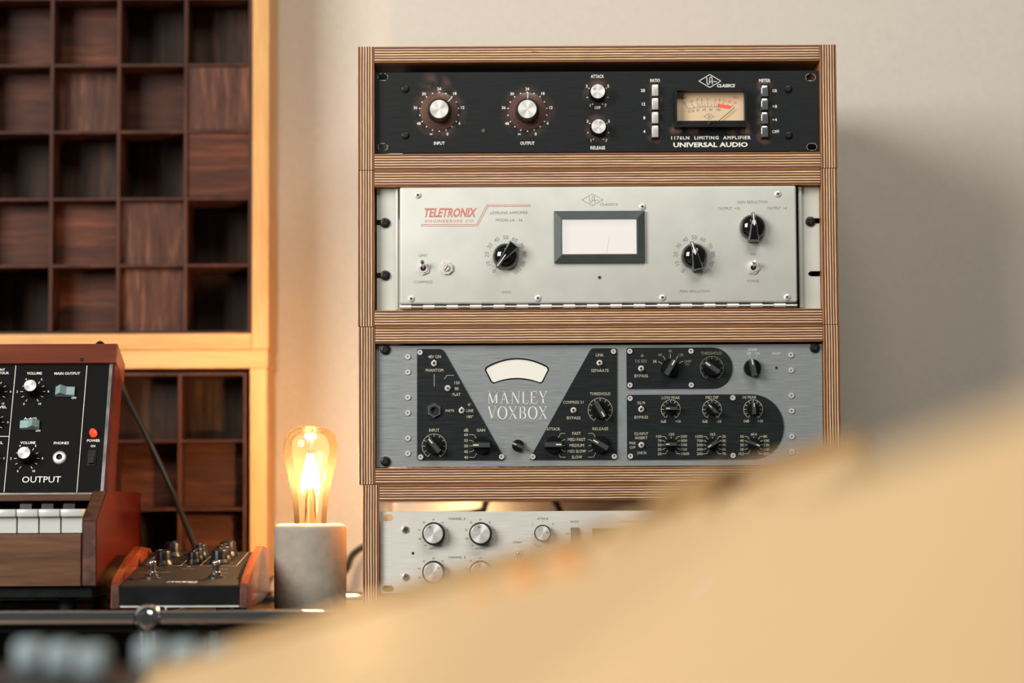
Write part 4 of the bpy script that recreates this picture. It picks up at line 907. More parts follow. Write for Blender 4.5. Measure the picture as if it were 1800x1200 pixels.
# ================================================================== unit 4: silver two-channel limiter
def unit4():
    zg = Z(620, 840, 3.3333)
    fr = Frame((0, 0.007, 0)); k = fr.k((900, 970))
    bx0, bx1, bz0, bz1 = BOX[3]
    x0 = bx0+TH+0.0009; x1 = min(x0+0.4826, bx1-TH-0.0009); z1 = fr.at((900, 898.3))[1]; z0 = max(fr.at((700, 1042.3))[1], bz0+TH+0.0004)
    t = thing('stereo_limiter', 'silver brushed rack unit with two rows of bright knobs, half hidden by console', 'audio unit', ((x0+x1)/2, 0.1, z0), 'rack units in the plywood stack')
    sl = [fr.at(zg(206, 232)), fr.at(zg(207, 648))]; sl += [(x1-(s[0]-x0), s[1]) for s in sl]
    bm = panel_mesh(fr, (x0, z0, x1, z1), 0.003, [stadium(s, 20*k, 11.5*k) for s in sl], None)
    part('faceplate', done(bm, 'brushed_aluminium', 'faceplate', 0), t, fr.M)
    chassis(t, x0+0.03, x1-0.03, 0.0105, 0.24, z0+0.004, z1-0.010)
    for p in (zg(308, 301), zg(310, 579)):
        q = fr.at(p); part('panel_screw', SCREW_DULL, t, fr.M @ T(q[0], 0, q[1]) @ RY(random.uniform(0, 60)))
    q = fr.at(zg(353, 440)); bm = bmesh.new(); lathe(bm, [(2.4*k, 0), (2.4*k, 0.0003), (0, 0.0002)], 12); part('trim_hole', done(bm, 'chassis_black', 'trim_hole', 0), t, fr.M @ T(q[0], 0, q[1]))
    kb = spun_knob(16.8*k, 19.6*k, 0.014, 'silver_knob', 'knob_black', 64); ka = spun_knob(12.6*k, 14.4*k, 0.013, 'silver_knob_small', 'knob_black', 52)
    ks = [(472, 326, -20, -38), (748, 326, -8, -40), (472, 553, 30, -28), (748, 551, -5, -40)]
    for (X, Y, ix, iy) in ks+[(1113, 323, 27, -2)]:
        m = ka if X == 1113 else kb; h = 0.013 if X == 1113 else 0.014
        q = fr.at(zg(X, Y), h); kn = place_knob('knob', (m[0], [('cap', m[1])]), t, fr, q)
        qi = fr.at(zg(X+ix, Y+iy), h); bm = bmesh.new(); prism(bm, [ring_loop(qi, 2.0*k, 12), ring_loop(qi, 1.3*k, 12)], -h-0.0004, -h); part('pointer', done(bm, 'chassis_black', 'pointer', 0), kn, fr.M)
    q = fr.at(zg(967, 440)); toggle(fr, t, q, 7.3*k, (0, 0.0003), 0.006, hexnut=False)
    for (X, Y, _, _) in ks:
        bm = bmesh.new()
        for s, dx, dy in (('24', 0, -85), ('30', -55, -68), ('18', 52, -68), ('36', -83, -25), ('12', 80, -25), ('48', -80, 27), ('6', 72, 27), ('∞', -46, 66), ('0', 44, 66)):
            text(bm, s, *fr.at(zg(X+dx, Y+dy+2)), 10/3.3333*k, None)
        part('dial_markings', done(bm, 'ink_dark', 'dial_markings', 0), t, fr.M)
    bm = bmesh.new()
    for s, X, Y in (('3', 1052, 269), ('5', 1174, 269), ('O', 1070, 387), ('7', 1152, 387)): text(bm, s, *fr.at(zg(X, Y)), 10/3.3333*k)
    for dx, dy in ((0, -68), (-60, 6), (64, 6)): disc(bm, fr.at(zg(1113+dx, 323+dy)), 0.7*k, -0.0002, 6)
    part('dial_markings', done(bm, 'ink_dark', 'dial_markings', 0), t, fr.M)
    bm = bmesh.new()
    for s, X, Y, w_, h in (('CHANNEL  A', 611, 238, 102, 13), ('CHANNEL  B', 611, 464, 102, 13), ('INPUT', 470, 412, 44, 11), ('OUTPUT', 747, 412, 58, 11), ('INPUT', 470, 639, 44, 11), ('OUTPUT', 747, 639, 58, 11), ('ATTACK', 1113, 238, 66, 12), ('OFF', 1093, 398, 27, 10), ('STEREO', 965, 376, 55, 10), ('RATIO', 1302, 255, 51, 12), ('20', 1259, 326, 18, 11), ('CHANNEL  A', 1630, 254, 128, 13)):
        q = fr.at(zg(X, Y)); word(t, fr, ['ink_dark'], s, q[0], q[1], h/3.3333*k, w_/3.3333*k)
    bm.free()
    p = fr.at(zg(1280, 620)); q = fr.at(zg(1327, 290)); bm = bmesh.new(); box(bm, p[0], q[0], -0.001, 0.0005, p[1], q[1], 0.0003); part('button_bezel', done(bm, 'black_plastic', 'bezel', 0), t, fr.M)
    for i in range(4):
        a = q[1]-(q[1]-p[1])*(i+0.04)/4; b = q[1]-(q[1]-p[1])*(i+0.94)/4
        bm = bmesh.new(); box(bm, p[0]+0.001, q[0]-0.001, -0.005, -0.0008, b, a, 0.0006); part('push_button', done(bm, 'meter_frame_paint', 'push_button', 30), t, fr.M)
    a = fr.at(zg(1405, 560)); b = fr.at(zg(1405, 295)); w_ = 0.072
    bm = bmesh.new(); prism(bm, [[(a[0], a[1]), (a[0]+w_, a[1]), (a[0]+w_, b[1]), (a[0], b[1])], [(a[0]+.004, a[1]+.004), (a[0]+w_-.004, a[1]+.004), (a[0]+w_-.004, b[1]-.004), (a[0]+.004, b[1]-.004)]], -0.006, 0)
    mf = part('meter_frame', done(bm, 'meter_frame_paint', 'meter_frame', 0), t, fr.M)
    bm = bmesh.new(); box(bm, a[0]+.004, a[0]+w_-.004, -0.001, -0.0002, a[1]+.004, b[1]-.004); part('meter_card', done(bm, 'meter_card', 'meter_card', 0), mf, fr.M)
unit4()

# ================================================================== wooden grid diffusers on the wall
FD = Frame((0, 0.272, 0)); DD = YW-0.272-0.0015
def diffuser(label, xr_out, xr_in, z_top_out, z_top_in, rows, z_bot_in, z_bot_out, cols, recess, split_rail, seed):
    """x of right edge, row lines (z) and column lines (x) in the diffuser's own plane"""
    random.seed(seed)
    x_in = cols[0]; x_out = x_in-(xr_out-xr_in)
    t = thing('acoustic_diffuser', label, 'wall panel', ((x_out+xr_out)/2, YW-0.06, z_bot_out), 'wooden grid panels on the wall')
    def board(nm, x0, x1, z0, z1, mat, y0=0.0, bev=0.0012):
        bm = bmesh.new(); cx, cz = (x0+x1)/2, (z0+z1)/2; box(bm, x0-cx, x1-cx, y0, DD, z0-cz, z1-cz, bev)
        part(nm, done(bm, mat, nm, 0), t, FD.M @ T(cx, 0, cz))
    if split_rail:                                   # upper panel: stiles run full height
        board('stile', xr_in, xr_out, z_bot_out, z_top_out, 'pine'); board('stile', x_out, x_in, z_bot_out, z_top_out, 'pine')
        board('rail', x_in+0.0003, xr_in-0.0003, z_bot_out, z_bot_in, 'pine_flat', 0.001); board('rail', x_in+0.0003, xr_in-0.0003, z_top_in, z_top_out, 'pine_flat', 0.001)
    else:                                            # lower panel: top rail runs full width
        board('stile', xr_in, xr_out-0.0012, z_bot_out, z_top_in-0.0003, 'pine', 0.001); board('stile', x_out, x_in, z_bot_out, z_top_in-0.0003, 'pine', 0.001)
        board('rail', x_out, xr_out, z_top_in, z_top_out, 'pine_flat'); board('rail', x_in+0.0003, xr_in-0.0003, z_bot_out, z_bot_in, 'pine_flat', 0.001)
    th = 0.0021
    zs = [z_top_in]+rows+[z_bot_in]; xs = cols+[xr_in]
    # dark liner round the opening and the slats of the grid
    def slat(nm, x0, x1, z0, z1, y0):
        bm = bmesh.new(); cx, cz = (x0+x1)/2, (z0+z1)/2; box(bm, x0-cx, x1-cx, y0, DD-0.001, z0-cz, z1-cz, 0.0005); part(nm, done(bm, 'grid_wood', nm, 0), t, FD.M @ T(cx, 0, cz))
    g = 0.0015 if split_rail else 0.005
    lw = 0.0035
    slat('liner', xs[0]+g*0.3, xs[0]+g+lw, zs[-1]+0.0004, zs[0]-0.0004, 0.008); slat('liner', xs[-1]-g-lw, xs[-1]-g*0.9, zs[-1]+0.0004, zs[0]-g, 0.006)
    slat('liner', xs[0]+lw+g, xs[-1]-lw-g, zs[0]-g-lw, zs[0]-g*0.9, 0.006); slat('liner', xs[0]+lw+g, xs[-1]-lw-g, zs[-1]+0.0003, zs[-1]+lw, 0.006)
    for x in xs[1:-1]: slat('slat', x-th, x+th, zs[-1]+lw, zs[0]-g-lw, 0.006+random.uniform(0, 0.001))
    for z in rows:
        for i in range(len(xs)-1):
            slat('slat', (xs[i]+th if i else xs[i]+lw+g)+0.0001, (xs[i+1]-th if i < len(xs)-2 else xs[i+1]-lw-g)-0.0001, z-th*0.85, z+th*0.85, 0.0075)
    for r in range(len(zs)-1):
        for c in range(len(xs)-1):
            d, mt = recess[r][c]
            xa = xs[c]+(th if c else lw+g)+0.0002; xb = xs[c+1]-(th if c < len(xs)-2 else lw+g)-0.0002
            zb = zs[r+1]+(th if r < len(zs)-2 else lw)+0.0002; za_ = zs[r]-(th if r else lw+g)-0.0002
            bm = bmesh.new(); cx, cz = (xa+xb)/2, (za_+zb)/2; d = min(d, DD-0.012)
            box(bm, xa-cx, xb-cx, 0.007+d, DD-0.002, zb-cz, za_-cz, 0.0004)
            part('block', done(bm, mt, 'block', 0), t, FD.M @ T(cx, 0, cz))
R_, V_, K_ = 'stain_red_h', 'stain_brown_v', 'stain_dark_v'
xr = FD.at((443.3, 300))[0]; pit = 0.0807
zz_ = [FD.at((265, y))[1] for y in (-5.5, 112.5, 230, 348, 465.5)]
zbi = FD.at((265, 586))[1]; zbo = FD.at((265, 614.8))[1]
cols = [xr-pit*i for i in (5, 4, 3, 2, 1)]
diffuser('upper wooden grid panel in a pine frame, above the synthesizer', FD.at((473, 300))[0], xr, zz_[0]+pit+0.020, zz_[0]+pit, zz_, zbi, zbo, cols,
    [[(.05, K_)]*2+[(.03, R_), (.07, K_), (.02, V_)],
     [(.06, K_), (.05, R_), (.045, R_), (.075, K_), (.060, K_)],
     [(.03, V_), (.042, R_), (.033, V_), (.046, R_), (.003, V_)],
     [(.07, K_), (.075, K_), (.065, K_), (.095, K_), (.003, R_)],
     [(.04, R_), (.032, R_), (.025, R_), (.010, V_), (.095, K_)],
     [(.03, V_), (.095, K_), (.045, R_), (.012, V_), (.092, K_)]], True, 3)
xr2 = FD.at((439.0, 760))[0]; zti = FD.at((350, 647))[1]
rows2 = [FD.at((330, y))[1] for y in (774.5, 895)]
cols2 = [FD.at((314, 760))[0]-pit*i for i in (3, 2, 1, 0)]
diffuser('lower wooden grid panel in a pine frame, behind the pedal', FD.at((470.5, 760))[0], xr2, zbo-0.0006, zti, rows2, FD.at((330, 1000))[1], FD.at((330, 1000))[1]-0.012, cols2,
    [[(.03, R_), (.06, K_), (.055, K_), (.080, K_)],
     [(.05, R_), (.03, V_), (.050, R_), (.033, R_)],
     [(.03, R_), (.06, K_), (.065, K_), (.038, R_)]], False, 5)

# ================================================================== tubular sideboard
def sideboard():
    yf, yb = -0.205, 0.325; r = 0.0078
    b0 = world_at(263.5, 1085, 2.40); zt = b0.z; xb = b0.x
    xs = [xb-0.75, xb, xb+0.75]
    t = thing('tubular_sideboard', 'low black sideboard with chrome tube frame and ball joints under the gear', 'sideboard', (xb, 0.06, 0.0))
    def tb(a, b):
        bm = bmesh.new(); tube(bm, [a, b], r, 20); part('tube', done(bm, 'chrome', 'tube'), t, None)
    bm = bmesh.new(); lathe(bm, [(0.0145*math.sin(PI*i/12), -0.0145*math.cos(PI*i/12)) for i in range(13)], 24); ball = done(bm, 'chrome', 'ball_joint', 180)
    bm = bmesh.new(); prism(bm, [ring_loop((0, 0), 0.0066, 20), ring_loop((0, 0), 0.0044, 12)], -0.0150, -0.0128); disc(bm, (0, 0), 0.0046, -0.0149, 12, 1); plug = done(bm, ['chrome', 'chassis_black'], 'joint_hole', 0)
    zl = (zt, zt-0.35, 0.03)
    for x in xs:
        for y in (yf, yb):
            for z in zl:
                k = part('ball_joint', ball, t, T(x, y, z))
                if y == yf: part('joint_hole', plug, k, T(x, y, z))
            for z0, z1 in ((zl[0], zl[1]), (zl[1], zl[2])): tb((x, y, z0-0.013), (x, y, z1+0.013))
        for z in zl: tb((x, yf+0.013, z), (x, yb-0.013, z))
    for y in (yf, yb):
        for z in zl:
            for a, b in zip(xs, xs[1:]): tb((a+0.013, y, z), (b-0.013, y, z))
    for i in range(2):
        for nm, q in (('top_panel', (xs[i]+0.0005, xs[i+1]-0.0005, yf+0.0101, yb-0.0101, ZT-0.010, ZT)), ('shelf_panel', (xs[i]+0.012, xs[i+1]-0.012, yf+0.0105, yb-0.0105, zl[1]-0.002, zl[1]+0.002)), ('back_panel', (xs[i]+0.012, xs[i+1]-0.012, yb-0.002, yb+0.002, zl[1]+0.012, ZT-0.012))):
            bm = bmesh.new(); box(bm, *q); part(nm, done(bm, 'sideboard_black', nm, 0), t)
sideboard()

# ================================================================== lamp
def lamp():
    p = world_at(545.5, 1069, 2.632); x, y = p.x, p.y
    z0 = ZT+0.0004; s = 2.632/FPX
    rb = 64*s; hb = 152*s
    t = thing('table_lamp', 'glowing filament bulb standing in a round concrete base beside the rack', 'lamp', (x, y, z0))
    bm = bmesh.new(); lathe(bm, [(0, 0), (rb*0.965, 0), (rb*0.985, 0.0015), (rb*0.99, hb*0.3), (rb, hb-0.009), (rb*0.985, hb-0.0045), (rb*0.93, hb-0.0012), (rb*0.85, hb), (0.0215, hb), (0.0208, hb-0.002), (0.0208, hb-0.02), (0, hb-0.02)], 56, axis='z')
    part('concrete_base', done(bm, 'concrete', 'concrete_base', 50), t, T(x, y, z0))
    zb = z0+hb-0.018; q = 0.0295/0.0298
    prof = [(0.0172, 0), (0.0175, 0.018), (0.0180, 0.030), (0.0200, 0.048), (0.0240, 0.068), (0.0278, 0.084), (0.0296, 0.094), (0.0299, 0.100), (0.0292, 0.107), (0.0268, 0.1145), (0.0222, 0.1200), (0.0150, 0.1235), (0.0075, 0.1250), (0, 0.1254)]
    bm = bmesh.new(); lathe(bm, prof, 48, axis='z'); b = part('glass_bulb', done(bm, 'amber_glass', 'glass_bulb', 180), t, T(x, y, zb))
    bm = bmesh.new(); lathe(bm, [(0.0165, -0.001), (0.0165, 0.013), (0, 0.013)], 32, axis='z'); part('screw_cap', done(bm, 'brass_dull', 'screw_cap'), b, T(x, y, zb))
    bm = bmesh.new(); lathe(bm, [(0.0090, 0.014), (0.0060, 0.022), (0.0058, 0.045), (0.0040, 0.052), (0.0022, 0.060), (0.0020, 0.100), (0, 0.1005)], 20, axis='z'); part('glass_stem', done(bm, 'stem_glass', 'glass_stem', 60), b, T(x, y, zb))
    for i in range(6):
        a = 2*PI*i/6+0.35; r0, r1 = 0.0028, 0.0108
        bm = bmesh.new(); tube(bm, [(x+r0*math.cos(a), y+r0*math.sin(a), zb+0.094), (x+r1*math.cos(a), y+r1*math.sin(a), zb+0.057)], 0.0011, 8); part('filament', done(bm, 'filament', 'filament', 60), b)
    for i in range(4):
        a = 2*PI*i/4+0.2
        bm = bmesh.new(); tube(bm, [(x, y, zb+0.098), (x+0.006*math.cos(a), y+0.006*math.sin(a), zb+0.109)], 0.00035, 6); part('support_wire', done(bm, 'nickel', 'support_wire', 0), b)
    l = bpy.data.lights.new('bulb_light', 'POINT'); l.energy = 3.3; l.color = (1.0, 0.66, 0.37); l.shadow_soft_size = 0.012
    o = bpy.data.objects.new('bulb_light', l); C.objects.link(o); o.location = (x, y, zb+0.075)
    return x, y
LX, LY = lamp()
# added unseen point light behind the rack to warm the wall, no lamp model
l = bpy.data.lights.new('fill_behind_rack', 'POINT'); l.energy = 0.36; l.color = (1.0, 0.64, 0.34); l.shadow_soft_size = 0.02
o = bpy.data.objects.new('fill_behind_rack', l); C.objects.link(o); o.location = (-0.06, 0.345, ZT+0.10)

# ================================================================== effects pedal
def pedal():
    yf = CAM.y+2.5*math.cos(PITCH)+0.004; dep = 0.225
    x0 = world_at(199, 1040, 2.5).x; x1 = world_at(438.5, 1040, 2.5).x; cx = (x0+x1)/2
    zt = ZT; zu = zt+0.0125; zf_, zk = zt+0.0328, zt+0.0630; ch = 0.0082
    t = thing('effects_pedal', 'black effects pedal with wooden sides, small knobs and two foot switches', 'pedal', (cx, yf+dep/2, zt))
    n = Vector((0, -(zk-zf_), dep)).normalized()
    fr = Frame((cx, yf, zf_), n, (0, dep, zk-zf_))
    # wooden cheeks
    prof = [(0, zu-0.003), (0.001, zf_+0.001), (0.012, zf_+0.0055), (0.045, zf_+0.0155), (0.085, zf_+0.0255), (0.125, zf_+0.0325), (0.150, zf_+0.0375), (dep-0.006, zk+0.004), (dep, zk-0.001), (dep, zu+0.006), (0.150, zu-0.001)]
    for s, (a, b) in enumerate(((x0, x0+ch), (x1-ch, x1))):
        bm = bmesh.new(); A = [bm.verts.new((a, yf-0.001+p[0], p[1])) for p in prof]; B = [bm.verts.new((b, yf-0.001+p[0], p[1])) for p in prof]
        bm.faces.new(A); bm.faces.new(B); m = len(prof)
        for i in range(m):
            f = bm.faces.new((A[i], A[(i+1) % m], B[(i+1) % m], B[i])); f.material_index = 1 if i == 0 else 0
        bmesh.ops.bevel(bm, geom=[e for e in bm.edges if abs(e.verts[0].co.x-e.verts[1].co.x) < 1e-6], offset=0.0007, segments=2, affect='EDGES')
        part('wooden_side', done(bm, ['pedal_wood', 'endgrain'], 'wooden_side', 30), t)
    bm = bmesh.new(); xa, xb = x0+ch+0.0003, x1-ch-0.0003
    pr = [(0, zu), (0, zf_-0.0015), (0.0015, zf_), (dep-0.002, zk-0.0005), (dep, zk-0.002), (dep, zu)]
    A = [bm.verts.new((xa, yf+p[0], p[1])) for p in pr]; B = [bm.verts.new((xb, yf+p[0], p[1])) for p in pr]; bm.faces.new(A); bm.faces.new(B)
    for i in range(6):
        f = bm.faces.new((A[i], A[(i+1) % 6], B[(i+1) % 6], B[i])); f.material_index = 1 if i == 0 else 0
    part('housing', done(bm, ['pedal_paint', 'sideboard_black'], 'housing', 30), t)
    bm = bmesh.new(); box(bm, xa+0.0008, xb-0.0008, yf+0.0002, yf+0.2, zu-0.0022, zu-0.0004); part('base_plate', done(bm, 'button_grey', 'base_plate', 0), t)
    for xx in (xa+0.02, xb-0.02):
        for yy in (yf+0.025, yf+dep-0.04):
            bm = bmesh.new(); lathe(bm, [(0, 0), (0.007, 0), (0.008, zu-0.0022-zt), (0, zu-0.0022-zt)], 16, axis='z'); part('rubber_foot', done(bm, 'rubber', 'rubber_foot'), t, T(xx, yy, zt))
    def kn(r, h):
        bm = bmesh.new(); lathe(bm, [(r*1.35, 0), (r*1.32, 0.0015), (r*1.05, 0.0045), (r, 0.0055), (r*0.97, h-0.001), (r*0.88, h), (0, h)], 36, flute=(3, 4, 0.015))
        body = done(bm, 'knob_black', 'pedal_knob'); bm = bmesh.new(); ribbon(bm, [(0, r*0.2), (0, r*0.95)], 0.0008, -h-0.0001); return body, [('pointer', done(bm, 'ink_white', 'pointer', 0))]
    K1, K2 = kn(0.0086, 0.0150), kn(0.0064, 0.0125)
    for u, v, m, a in ((-.037, .140, K1, -40), (-.035, .200, K1, 20), (-.0045, .146, K2, 0), (-.0035, .172, K2, 60), (-.003, .200, K2, -30), (.0235, .146, K1, 30), (.0245, .172, K1, -20), (.0265, .202, K1, 50)):
        place_knob('knob', m, t, fr, (u, v), a)
    for u, v in ((-.036, .052), (.0315, .050)):
        M = fr.M @ T(u, 0, v); bm = bmesh.new(); prism(bm, [ring_loop((0, 0), 0.0088, 20)], -0.0009, 0); prism(bm, [ring_loop((0, 0), 0.0070, 6, 0.3)], -0.0032, -0.0009); lathe(bm, [(0.0052, 0.003), (0.0052, 0.0055), (0.0040, 0.0065), (0, 0.0065)], 20)
        k = part('foot_switch', done(bm, 'chrome', 'foot_switch', 30), t, M)
        bm = bmesh.new(); lathe(bm, [(0.0034, 0.006), (0.0034, 0.0105), (0.0045, 0.0120), (0.0046, 0.0160), (0.0038, 0.0176), (0.0018, 0.0182), (0, 0.0183)], 20); part('plunger', done(bm, 'chrome', 'plunger', 50), k, M)
    for u, v in ((-.056, .040), (.055, .042), (.055, .17), (.060, .215)):
        bm = bmesh.new(); lathe(bm, [(0.002, 0), (0.0018, 0.0008), (0, 0.0009)], 10); part('panel_screw', done(bm, 'black_metal', 'pedal_screw', 0), t, fr.M @ T(u, 0, v))
    bm = bmesh.new(); y = -0.0002
    def fxy(X, Y): return fr.at((190+X/6, 930+Y/6))
    seg_lines(bm, [fxy(505, 280), fxy(395, 376), fxy(770, 384), fxy(830, 328)], 0.0007, y); part('panel_line', done(bm, 'ink_tan', 'panel_line', 0), t, fr.M); bm = bmesh.new(); seg_lines(bm, [fxy(1085, 285), fxy(970, 385), fxy(1350, 390), fxy(1480, 245), fxy(1395, 240)], 0.0007, y)
    for a_ in (('LEVEL', *fxy(845, 418), 0.0026, 0.0135), ('TAP TEMPO', *fxy(490, 455), 0.003, 0.034), ('BYPASS', *fxy(1190, 462), 0.003, 0.016), ('SET', *fxy(535, 408), 0.0026, 0.006), ('DRIVE', *fxy(1215, 420), 0.0026, 0.010)): word(t, fr, ['ink_tan'], *a_)
    part('panel_line', done(bm, 'ink_tan', 'panel_line', 0), t, fr.M)
    bm = bmesh.new(); disc(bm, fxy(852, 395), 0.0022, y, 12); part('indicator', done(bm, 'ink_tan', 'indicator', 0), t, fr.M)
    bm = bmesh.new(); c = fxy(780, 556); w_ = 0.031; h = 0.0085; s_ = 0.0013
    P = lambda u, v: (c[0]-w_/2+u*w_, c[1]-h/2+v*h)
    seg_lines(bm, [P(0, .12), P(.10, .90), P(.20, .90), P(.17, .12)], s_, y); seg_lines(bm, [P(.20, .90), P(.34, .90), P(.30, .12)], s_, y)
    for u in (.38, .58): seg_lines(bm, [P(u, .15), P(u+.03, .85), P(u+.18, .85), P(u+.15, .15), P(u, .15)], s_, y)
    seg_lines(bm, [P(.97, .15), P(.79, .15), P(.82, .85), P(1.0, .85), P(.95, -.25), P(.74, -.25)], s_, y)
    part('brand_lettering', done(bm, 'ink_white', 'brand_lettering', 0), t, fr.M)
pedal()

# ================================================================== synthesizer
def synth():
    zs = Z(0, 580, 4.0); zt4 = Z(0, 850, 4.0)
    yk = -0.085                                        # front face of the key bed
    F = Frame((0, yk, 0)); s = F.k((100, 980))
    xr = F.at((169.5, 980))[0]; xc = F.at((144, 980))[0]; xl = xr-0.47
    zb = F.at((100, 1030))[1]; zr = F.at((100, 938))[1]
    al = math.radians(21)
    t = thing('analog_synthesizer', 'wooden keyboard synthesizer with raised black control panel and white keys', 'synthesizer', (xr-0.2, 0.03, ZT))
    depth = 0.33
    # base: front rail, end cheeks, black pan and feet
    bm = bmesh.new(); box(bm, xl, xc-0.0012, yk+0.0006, yk+0.016, zb, zr, 0.0006); part('front_rail', done(bm, 'walnut_h', 'front_rail', 0), t)
    zc1 = F.at((160, 915))[1]; zc2 = F.at((160, 869))[1]
    pr = [(0, zb), (0, zc1), (0.062, zc2+0.0045), (depth-0.03, zc2+0.004), (depth-0.03, zb)]
    for (a, b) in ((xc, xr), (xl-0.0165, xl-0.0006)):
        bm = bmesh.new(); A = [bm.verts.new((a, yk+p[0], p[1])) for p in pr]; B = [bm.verts.new((b, yk+p[0], p[1])) for p in pr]; bm.faces.new(A); bm.faces.new(B)
        for i in range(5):
            f = bm.faces.new((A[i], A[(i+1) % 5], B[(i+1) % 5], B[i])); f.material_index = 1 if i == 0 else 2 if i == 1 else 0
        bmesh.ops.bevel(bm, geom=list(bm.edges), offset=0.0009, segments=2, affect='EDGES')
        part('end_cheek', done(bm, ['mahogany_side', 'endgrain', 'walnut_h'], 'end_cheek', 30), t)
    bm = bmesh.new(); box(bm, xl, xr-0.006, yk+0.012, yk+depth-0.04, zb-0.0125, zb-0.0003, 0.001); part('base_pan', done(bm, 'sideboard_black', 'base_pan', 0), t)
    for x in (F.at((103, 1050))[0], xl+0.06):
        for y in (yk+0.05, yk+depth-0.08):
            bm = bmesh.new(); h = zb-0.0126-ZT; lathe(bm, [(0, 0), (0.0085, 0), (0.010, h), (0, h)], 20, axis='z'); part('rubber_foot', done(bm, 'rubber', 'rubber_foot'), t, T(x, y, ZT))
    # keys
    pitch = 38.7*s; wk = pitch-0.0009; zk1 = F.at((100, 894.5))[1]; x_last = F.at((145.5, 900))[0]
    bm = bmesh.new(); box(bm, 0, wk, yk-0.002, yk+0.125, zk1-0.0078, zk1, 0.0011); box(bm, 0.0004, wk-0.0004, yk+0.0035, yk+0.120, zr+0.001, zk1-0.006)
    wm = done(bm, 'key_white', 'white_key', 40)
    kx = [x_last-pitch*(i+1) for i in range(int((x_last-xl)/pitch))]
    for x in kx: part('white_key', wm, t, T(x, 0, 0))
    bm = bmesh.new(); w2 = 0.0125
    pr2 = [(0.050, zk1-0.002), (0.052, zk1+0.0055), (0.060, zk1+0.0078), (0.122, zk1+0.0082), (0.122, zk1-0.002)]
    A = [bm.verts.new((0.0008 if i in (2, 3) else 0, yk+p[0], p[1])) for i, p in enumerate(pr2)]; B = [bm.verts.new((w2-(0.0008 if i in (2, 3) else 0), yk+p[0], p[1])) for i, p in enumerate(pr2)]
    bm.faces.new(A); bm.faces.new(B)
    for i in range(5): bm.faces.new((A[i], A[(i+1) % 5], B[(i+1) % 5], B[i]))
    bk = done(bm, 'key_black', 'black_key', 40)
    for i in [j for j in range(len(kx)-1) if j % 7 not in (3, 6)]: part('black_key', bk, t, T(kx[i]-w2/2-0.001, 0, 0))
    # wooden shelf under the panel, then the tilted panel
    o = F.at((100, 866)); op = Vector((0, yk+0.055, 0)); Fp0 = Frame(op); zbot = Fp0.at((100, 866))[1]
    fr = Frame((0, yk+0.062, zbot), (0, -math.cos(al), math.sin(al)), (0, math.sin(al), math.cos(al)))
    k = fr.k((100, 750))
    xpl = xl+0.004; xpr = fr.at(zs(706, 1140))[0]; H = fr.at((100, 641))[1]; xs_ = fr.at(zs(733, 1140))[0]
    bm = bmesh.new(); box(bm, xl, xc-0.0005, yk+0.1255, yk+0.16, zk1+0.002, zk1+0.0085); box(bm, xl, xc-0.0005, yk+0.057, yk+0.1255, zk1+0.0086, zbot-0.0016, 0.001); part('key_shelf', done(bm, 'walnut_h', 'key_shelf', 0), t)
    bm = bmesh.new(); box(bm, xpl, xpr, 0, 0.004, 0, H); part('control_panel', done(bm, 'synth_panel', 'control_panel', 0), t, fr.M)
    bm = bmesh.new(); box(bm, xpr+0.0001, xs_-0.0005, -0.0012, 0.004, -0.001, H); box(bm, xpl, xpr, -0.0012, 0.003, -0.0022, -0.0002); part('metal_trim', done(bm, 'nickel', 'metal_trim', 0), t, fr.M)
    bm = bmesh.new()
    sd = [(-0.001, -0.001), (0.045, 0.0178), (0.045, H+0.004), (-0.001, H)]
    A = [bm.verts.new((xs_-0.0003, p[0], p[1])) for p in sd]; B = [bm.verts.new((xs_+0.0030, p[0], p[1])) for p in sd]; bm.faces.new(A); bm.faces.new(B)
    for i in range(4): bm.faces.new((A[i], A[(i+1) % 4], B[(i+1) % 4], B[i]))
    box(bm, xpl, xs_-0.0006, 0.0045, 0.045, 0.0185, H-0.001); part('panel_case', done(bm, 'mahogany_side', 'panel_case', 0), t, fr.M)
    Ht = fr.at((100, 604), 0.004)[1]; xtr = fr.at((206, 620), 0.004)[0]
    bm = bmesh.new(); box(bm, xl, xtr, -0.0045, 0.052, H+0.0003, Ht, 0.0012); part('top_board', done(bm, 'mahogany_h', 'top_board', 0), t, fr.M)
    q = fr.at((143.5, 632), 0.0045); bm = bmesh.new(); lathe(bm, [(3.6*k, 0), (3.2*k, 0.001), (0, 0.0012)], 12); part('screw_plug', done(bm, 'black_metal', 'plug', 0), t, fr.M @ T(q[0], -0.0045, q[1]))
    q = fr.at((174.5, 602), 0.0); bm = bmesh.new(); lathe(bm, [(9*k, 0), (9*k, 0.002), (7.5*k, 0.0048), (4*k, 0.0066), (0, 0.0072)], 20, axis='z'); part('rear_knob', done(bm, 'black_plastic', 'rear_knob', 60), t, fr.M @ T(q[0], 0.006, Ht+0.0002))
    # props behind the panel
    bm = bmesh.new(); box(bm, xl+0.04, xc-0.04, yk+0.165, yk+0.20, zb, zbot+0.02); part('panel_prop', done(bm, 'chassis_black', 'panel_prop', 0), t)
    bm = bmesh.new(); box(bm, xl, xc-0.0005, yk+0.202, yk+depth-0.035, zb, zc2-0.004); part('rear_shell', done(bm, 'mahogany_side', 'rear_shell', 0), t)
    # printing
    bm = bmesh.new(); y = -0.0002
    A_ = lambda X, Y: fr.at(zs(X, Y))
    bm.free()
    for l_ in ((A_(112, 250), A_(28, 1138)), (A_(612, 250), A_(540, 1140)), (A_(-400, 747), A_(63, 747))):
        bm = bmesh.new(); ribbon(bm, l_, 1.0*k, y); part('panel_line', done(bm, 'ink_white', 'panel_line', 0), t, fr.M)
    def tx(s_, X, Y, h, w_=None, al='C', **kw): q = A_(X, Y); word(t, fr, ['ink_white'], s_, q[0], q[1], h/4*k, None if w_ is None else w_/4*k, al, **kw)
